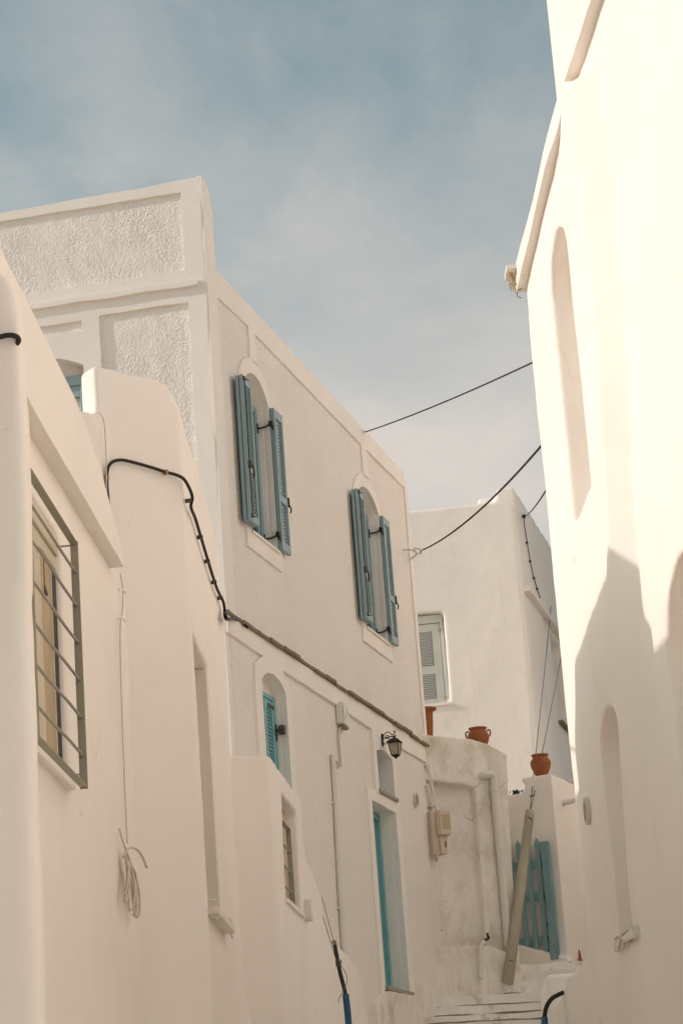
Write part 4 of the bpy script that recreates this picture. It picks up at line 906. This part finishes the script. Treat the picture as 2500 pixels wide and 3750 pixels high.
bm = B(); add_tube(bm, [pt_ + (kend - pt_).normalized() * 0.62 + Vector((-.02, 0, 0)), pt_ + (kend - pt_).normalized() * 0.64, pt_ + (kend - pt_).normalized() * 0.62 + Vector((.03, -0.01, 0.01))], 0.009, 6); link('wire_clamp', bm, 'brown_iron', LP_)

# ------------------------------------------------------------------ cables
def sag(a, b, s, n=10): return [a.lerp(b, t / n) + Vector((0, 0, -4 * s * (t / n) * (1 - t / n))) for t in range(n + 1)]
bm = B(); add_tube(bm, sag(Vector((0.335, 27.1, 10.37)), Vector((1.603, 17.60, 7.783)), 0.03), 0.0076, 8, 3)
single('overhead_cable', bm, 'cable', 'upper black overhead cable from the roof edge of the shuttered house to the sunlit house', 'cable', origin=(0.335, 27.1, 10.37))
bm = B(); add_tube(bm, sag(Vector((0.95, 28.35, 9.235)), Vector((1.582, 17.60, 7.124)), 0.10), 0.0095, 8, 3)
single('overhead_cable', bm, 'cable', 'sagging black overhead cable ending in a white loop at the corner of the shuttered house', 'cable', origin=(0.97, 28.35, 9.25))
LO = thing('cable_anchor', fM.w(1.6, 9.2, 0.02), fM.rot, 'white cable loop and hook anchored at the upper corner of the shuttered house', 'cable anchor')
bm = B(); h0 = fM.w(1.50, 9.275, 0.0); e0 = Vector((0.95, 28.35, 9.235))
add_tube(bm, [h0, h0 + Vector((0.10, -0.05, -0.02)), h0.lerp(e0, 0.75) + Vector((0, 0, -0.05)), e0 + Vector((-0.03, 0, -0.035)), e0 + Vector((-0.03, 0.0, 0.0)), e0 + Vector((-0.11, 0.03, 0.035)), fM.w(1.75, 9.265, 0.10), fM.w(1.70, 9.20, 0.03)], 0.0085, 8)
add_tube(bm, [e0 + Vector((-0.04, 0, -0.02)), e0 + Vector((0.02, -0.06, 0.0))], 0.010, 8, smooth=False); link('loop', bm, 'cable_white', LO, True)
bm = B(); s0 = fM.w(1.74, 9.20, 0.0); s1 = e0 + Vector((-0.08, 0, -0.035))
for k in range(6):
    c = s0.lerp(s1, k / 5); add_lathe(bm, c + Vector((0, 0, 0.0)), [(0.0, -0.012), (0.012, -0.008), (0.014, 0.0), (0.012, 0.008), (0.0, 0.012)], 8)
link('insulator_chain', bm, 'old', LO)
HD = thing('thin_cable', fK2.w(0.64, 12.15, 0.05), fK2.rot, 'thin twisted dark cable stapled down the side of the back house', 'cable')
bm = B(); h = fK2.w(0.62, 12.15, 0.0); add_tube(bm, sag(fK2.w(0.62, 12.15, 0.07), Vector((1.59, 17.60, 6.791)), 0.03), 0.008, 6, 3); link('span', bm, 'cable', HD, True)
bm = B(); add_tube(bm, [h + fK2.n * 0.0, h + fK2.n * 0.05, fK2.w(0.66, 12.05, 0.03), fK2.w(0.78, 11.75, 0.03), fK2.w(0.94, 11.48, 0.03), fK2.w(1.12, 11.30, 0.03), fK2.w(1.45, 11.14, 0.03), fK2.w(1.71, 11.04, 0.03)], 0.009, 6); link('drop', bm, 'brown_iron', HD, True)
bm = B(); add_lathe(bm, h + fK2.n * 0.04 + Vector((0, 0, -0.04)), [(0.0, 0.0), (0.03, 0.015), (0.025, 0.04), (0.03, 0.06), (0.0, 0.08)], 10); link('knot', bm, 'iron', HD)
bm = B()
for u, z in ((0.78, 11.75), (0.94, 11.48), (1.2, 11.26), (1.45, 11.14)): add_box(bm, fK2, u - 0.02, u + 0.02, z - 0.015, z + 0.015, 0.0, 0.045, 0.003)
link('staple', bm, 'brown_iron', HD)

# thick black cable on house B and along the drip course
TC = thing('wall_cable', fB1.w(-0.54, 5.7, 0.03), fB1.rot, 'thick black cable arching over the plain corner house wall and down its edge', 'cable')
bm = B()
P_ = [fB1.w(-0.548, 5.62, 0.03), fB1.w(-0.555, 5.75, 0.03), fB1.w(-0.562, 5.9, 0.03), fB1.w(-0.562, 6.06, 0.03), fB1.w(-0.535, 6.135, 0.035), fB1.w(-0.47, 6.165, 0.035), fB1.w(-0.39, 6.165, 0.03), fB1.w(-0.25, 6.145, 0.03), fB1.w(-0.14, 6.125, 0.03), fB1.w(-0.065, 6.112, 0.035), fB1.w(-0.015, 6.08, 0.045), fB2.w(0.0, 5.99, 0.05),
      fB2.w(0.04, 5.93, 0.035), fB2.w(0.36, 5.945, 0.03), fB2.w(0.74, 5.91, 0.03), fB2.w(1.15, 5.87, 0.03), fB2.w(1.72, 5.83, 0.03), fB2.w(2.15, 5.84, 0.035), fB2.w(2.33, 5.81, 0.03)]
add_tube(bm, P_, 0.0105, 10, 6); link('cable', bm, 'cable', TC, True)
for u, z in ((-0.562, 6.04), (-0.14, 6.125)):
    bm = B(); add_box(bm, fB1, u - 0.009, u + 0.009, z - 0.014, z + 0.014, 0.005, 0.044, 0.003); link('clip', bm, 'brass', TC)
for u, z in ((0.0, 5.96), (0.70, 5.915), (1.15, 5.87), (1.6, 5.84), (2.05, 5.84)):
    bm = B(); add_box(bm, fB2, u - 0.008, u + 0.008, z - 0.013, z + 0.013, 0.003, 0.0425, 0.003); link('clip', bm, 'brown_iron', TC)
bm = B(); e1 = fB2.w(2.33, 5.81, 0.03); add_tube(bm, [e1, fB2.w(2.40, 5.77, 0.035), fM.w(-5.70, 6.86, 0.09), fM.w(-5.3, 6.865, 0.075)], 0.014, 10, 6)
link('tail', bm, 'cable', TC, True)

bm = B(); add_tube(bm, [(-1.9, 9.13, 5.10), (-1.55, 9.20, 5.095), (-1.36, 9.225, 5.10), (-1.29, 9.225, 5.107), (-1.258, 9.24, 5.103), (-1.256, 9.262, 5.09), (-1.285, 9.29, 5.075)], 0.0112, 10)
single('wall_cable', bm, 'cable', 'short black cable hooked round the pillar at the far left', 'cable', origin=(-1.4, 9.2, 5.1))

# bundled cable hanging on the left wall
CO = thing('cable_coil', fL.w(3.15, 3.3, -0.05), fL.rot, 'bundle of pale cable tied up and hanging on the left wall below a thin wire', 'cable')
bm = B()
add_tube(bm, [fL.w(3.50, 5.36, -0.07), fL.w(3.46, 5.24, -0.055), fL.w(3.44, 5.12, -0.06), fL.w(3.33, 5.02, -0.06), fL.w(3.27, 4.83, -0.062), fL.w(3.22, 4.4, -0.062), fL.w(3.20, 4.0, -0.062), fL.w(3.18, 3.70, -0.06)], 0.0045, 6, 8); link('drop', bm, 'cable_white', CO, True)
rnd = random.Random(3)
for k in range(9):
    bm = B(); w = rnd.uniform(-0.35, 0.42); l = rnd.uniform(0.20, 0.34); t = fL.w(2.98 + rnd.uniform(-.05, .05), 3.60, -0.045)
    o1 = rnd.uniform(0.0, 0.05)
    add_tube(bm, [t, fL.w(2.98 + w * 0.5, 3.60 - l * 0.45, -0.045 + o1), fL.w(2.96 + w * 0.9, 3.60 - l * 0.9, -0.05 + o1), fL.w(2.96 + w, 3.60 - l, -0.05 + o1 * .5), fL.w(2.96 + w * 1.0 + 0.08, 3.60 - l * 0.85, -0.04), fL.w(3.0 + w * 0.4, 3.60 - l * 0.4, -0.035), t], 0.0062, 6, 5)
    link('strand', bm, 'cable_white', CO, True)
bm = B(); add_tube(bm, [fL.w(2.89, 3.740, -0.06), fL.w(2.92, 3.660, -0.045), fL.w(3.02, 3.585, -0.03), fL.w(3.12, 3.540, -0.03)], 0.006, 6); add_tube(bm, [fL.w(2.90, 3.580, -0.05), fL.w(2.99, 3.645, -0.02), fL.w(3.17, 3.640, 0.01), fL.w(3.29, 3.570, 0.03)], 0.007, 6); link('tie', bm, 'cable_white', CO, True)
bm = B()
for u, z in ((3.45, 5.24), (3.38, 5.05)): add_tube(bm, [fL.w(u - 0.04, z, -0.07), fL.w(u, z + 0.004, -0.05), fL.w(u + 0.05, z - 0.004, -0.045)], 0.007, 6)
link('clip', bm, 'white', CO)
bm = B(); add_tube(bm, [fB1.w(-0.60, 6.46, 0.03), fB1.w(-0.575, 6.40, 0.045), fB1.w(-0.57, 6.2, 0.045), fB1.w(-0.575, 5.95, 0.04), fB1.w(-0.58, 5.7, 0.04)], 0.004, 6)
single('thin_cable', bm, 'cable_white', 'thin white wire down the plain corner house beside the black cable', 'wire', origin=fB1.w(-0.57, 6.2, 0.04))

# ------------------------------------------------------------------ stand pipe at the lower centre and sleeve at the lower right
SP = thing('cut_pipe', (-0.24, 19.5, 2.3), 0, 'dark cut-off pipe in a blue sleeve with loose wire twisted round it', 'pipe')
bm = B(); add_tube(bm, [(-0.304, 19.5, 3.665), (-0.279, 19.5, 3.458), (-0.246, 19.5, 3.27), (-0.239, 19.5, 3.1)], 0.0165, 12); link('pipe', bm, 'iron', SP, True)
bm = B(); add_tube(bm, [(-0.309, 19.5, 3.70), (-0.3035, 19.5, 3.662)], [0.0185, 0.017], 9, smooth=False)
for v in bm.verts: v.co += noise.noise_vector(v.co * 60) * 0.006
link('broken_end', bm, 'brass', SP)
bm = B(); add_tube(bm, [(-0.2455, 19.5, 3.275), (-0.238, 19.5, 3.05), (-0.236, 19.5, 2.3)], 0.027, 14); link('sleeve', bm, 'blue', SP, True)
bm = B()
for k in range(4): add_tube(bm, [Vector((-0.283 + 0.024 * cos(a), 19.5 + 0.024 * sin(a), 3.50 + 0.012 * k + 0.006 * sin(a + k))) for a in [2 * pi * j / 10 for j in range(11)]], 0.0035, 5, 2)
add_tube(bm, [(-0.29, 19.48, 3.53), (-0.31, 19.5, 3.58), (-0.345, 19.7, 3.74), (-0.392, 19.98, 3.95)], 0.003, 5)
add_tube(bm, [(-0.285, 19.48, 3.55), (-0.33, 19.7, 3.80), (-0.39, 20.0, 4.11)], 0.003, 5)
add_tube(bm, [(-0.27, 19.475, 3.50), (-0.235, 19.475, 3.44), (-0.225, 19.475, 3.37), (-0.262, 19.47, 3.30), (-0.30, 19.47, 3.24), (-0.306, 19.47, 3.21)], 0.003, 5)
link('wire', bm, 'wire', SP)
bm = B(); add_box(bm, fC2, 1.72, 1.82, 3.93, 4.10, -0.02, 0.06, 0.006)
single('cable_box', bm, 'old', 'small plaster-covered cable box on the stepped sloping wall', 'junction box', origin=fC2.w(1.77, 3.93, 0.0), smooth=False)
RS = thing('cable_sleeve', (1.297, 19.5, 2.3), 0, 'black hose bending out of a blue sleeve beside the low wall, lower right', 'hose')
bm = B(); add_tube(bm, [(1.47, 19.5, 3.165), (1.427, 19.5, 3.150), (1.37, 19.5, 3.122), (1.323, 19.5, 3.062), (1.30, 19.5, 2.98), (1.296, 19.5, 2.9)], 0.0175, 12); link('hose', bm, 'cable', RS, True)
bm = B(); add_tube(bm, [(1.299, 19.5, 2.985), (1.296, 19.5, 2.85), (1.296, 19.5, 2.3)], 0.027, 14); link('sleeve', bm, 'blue', RS, True)
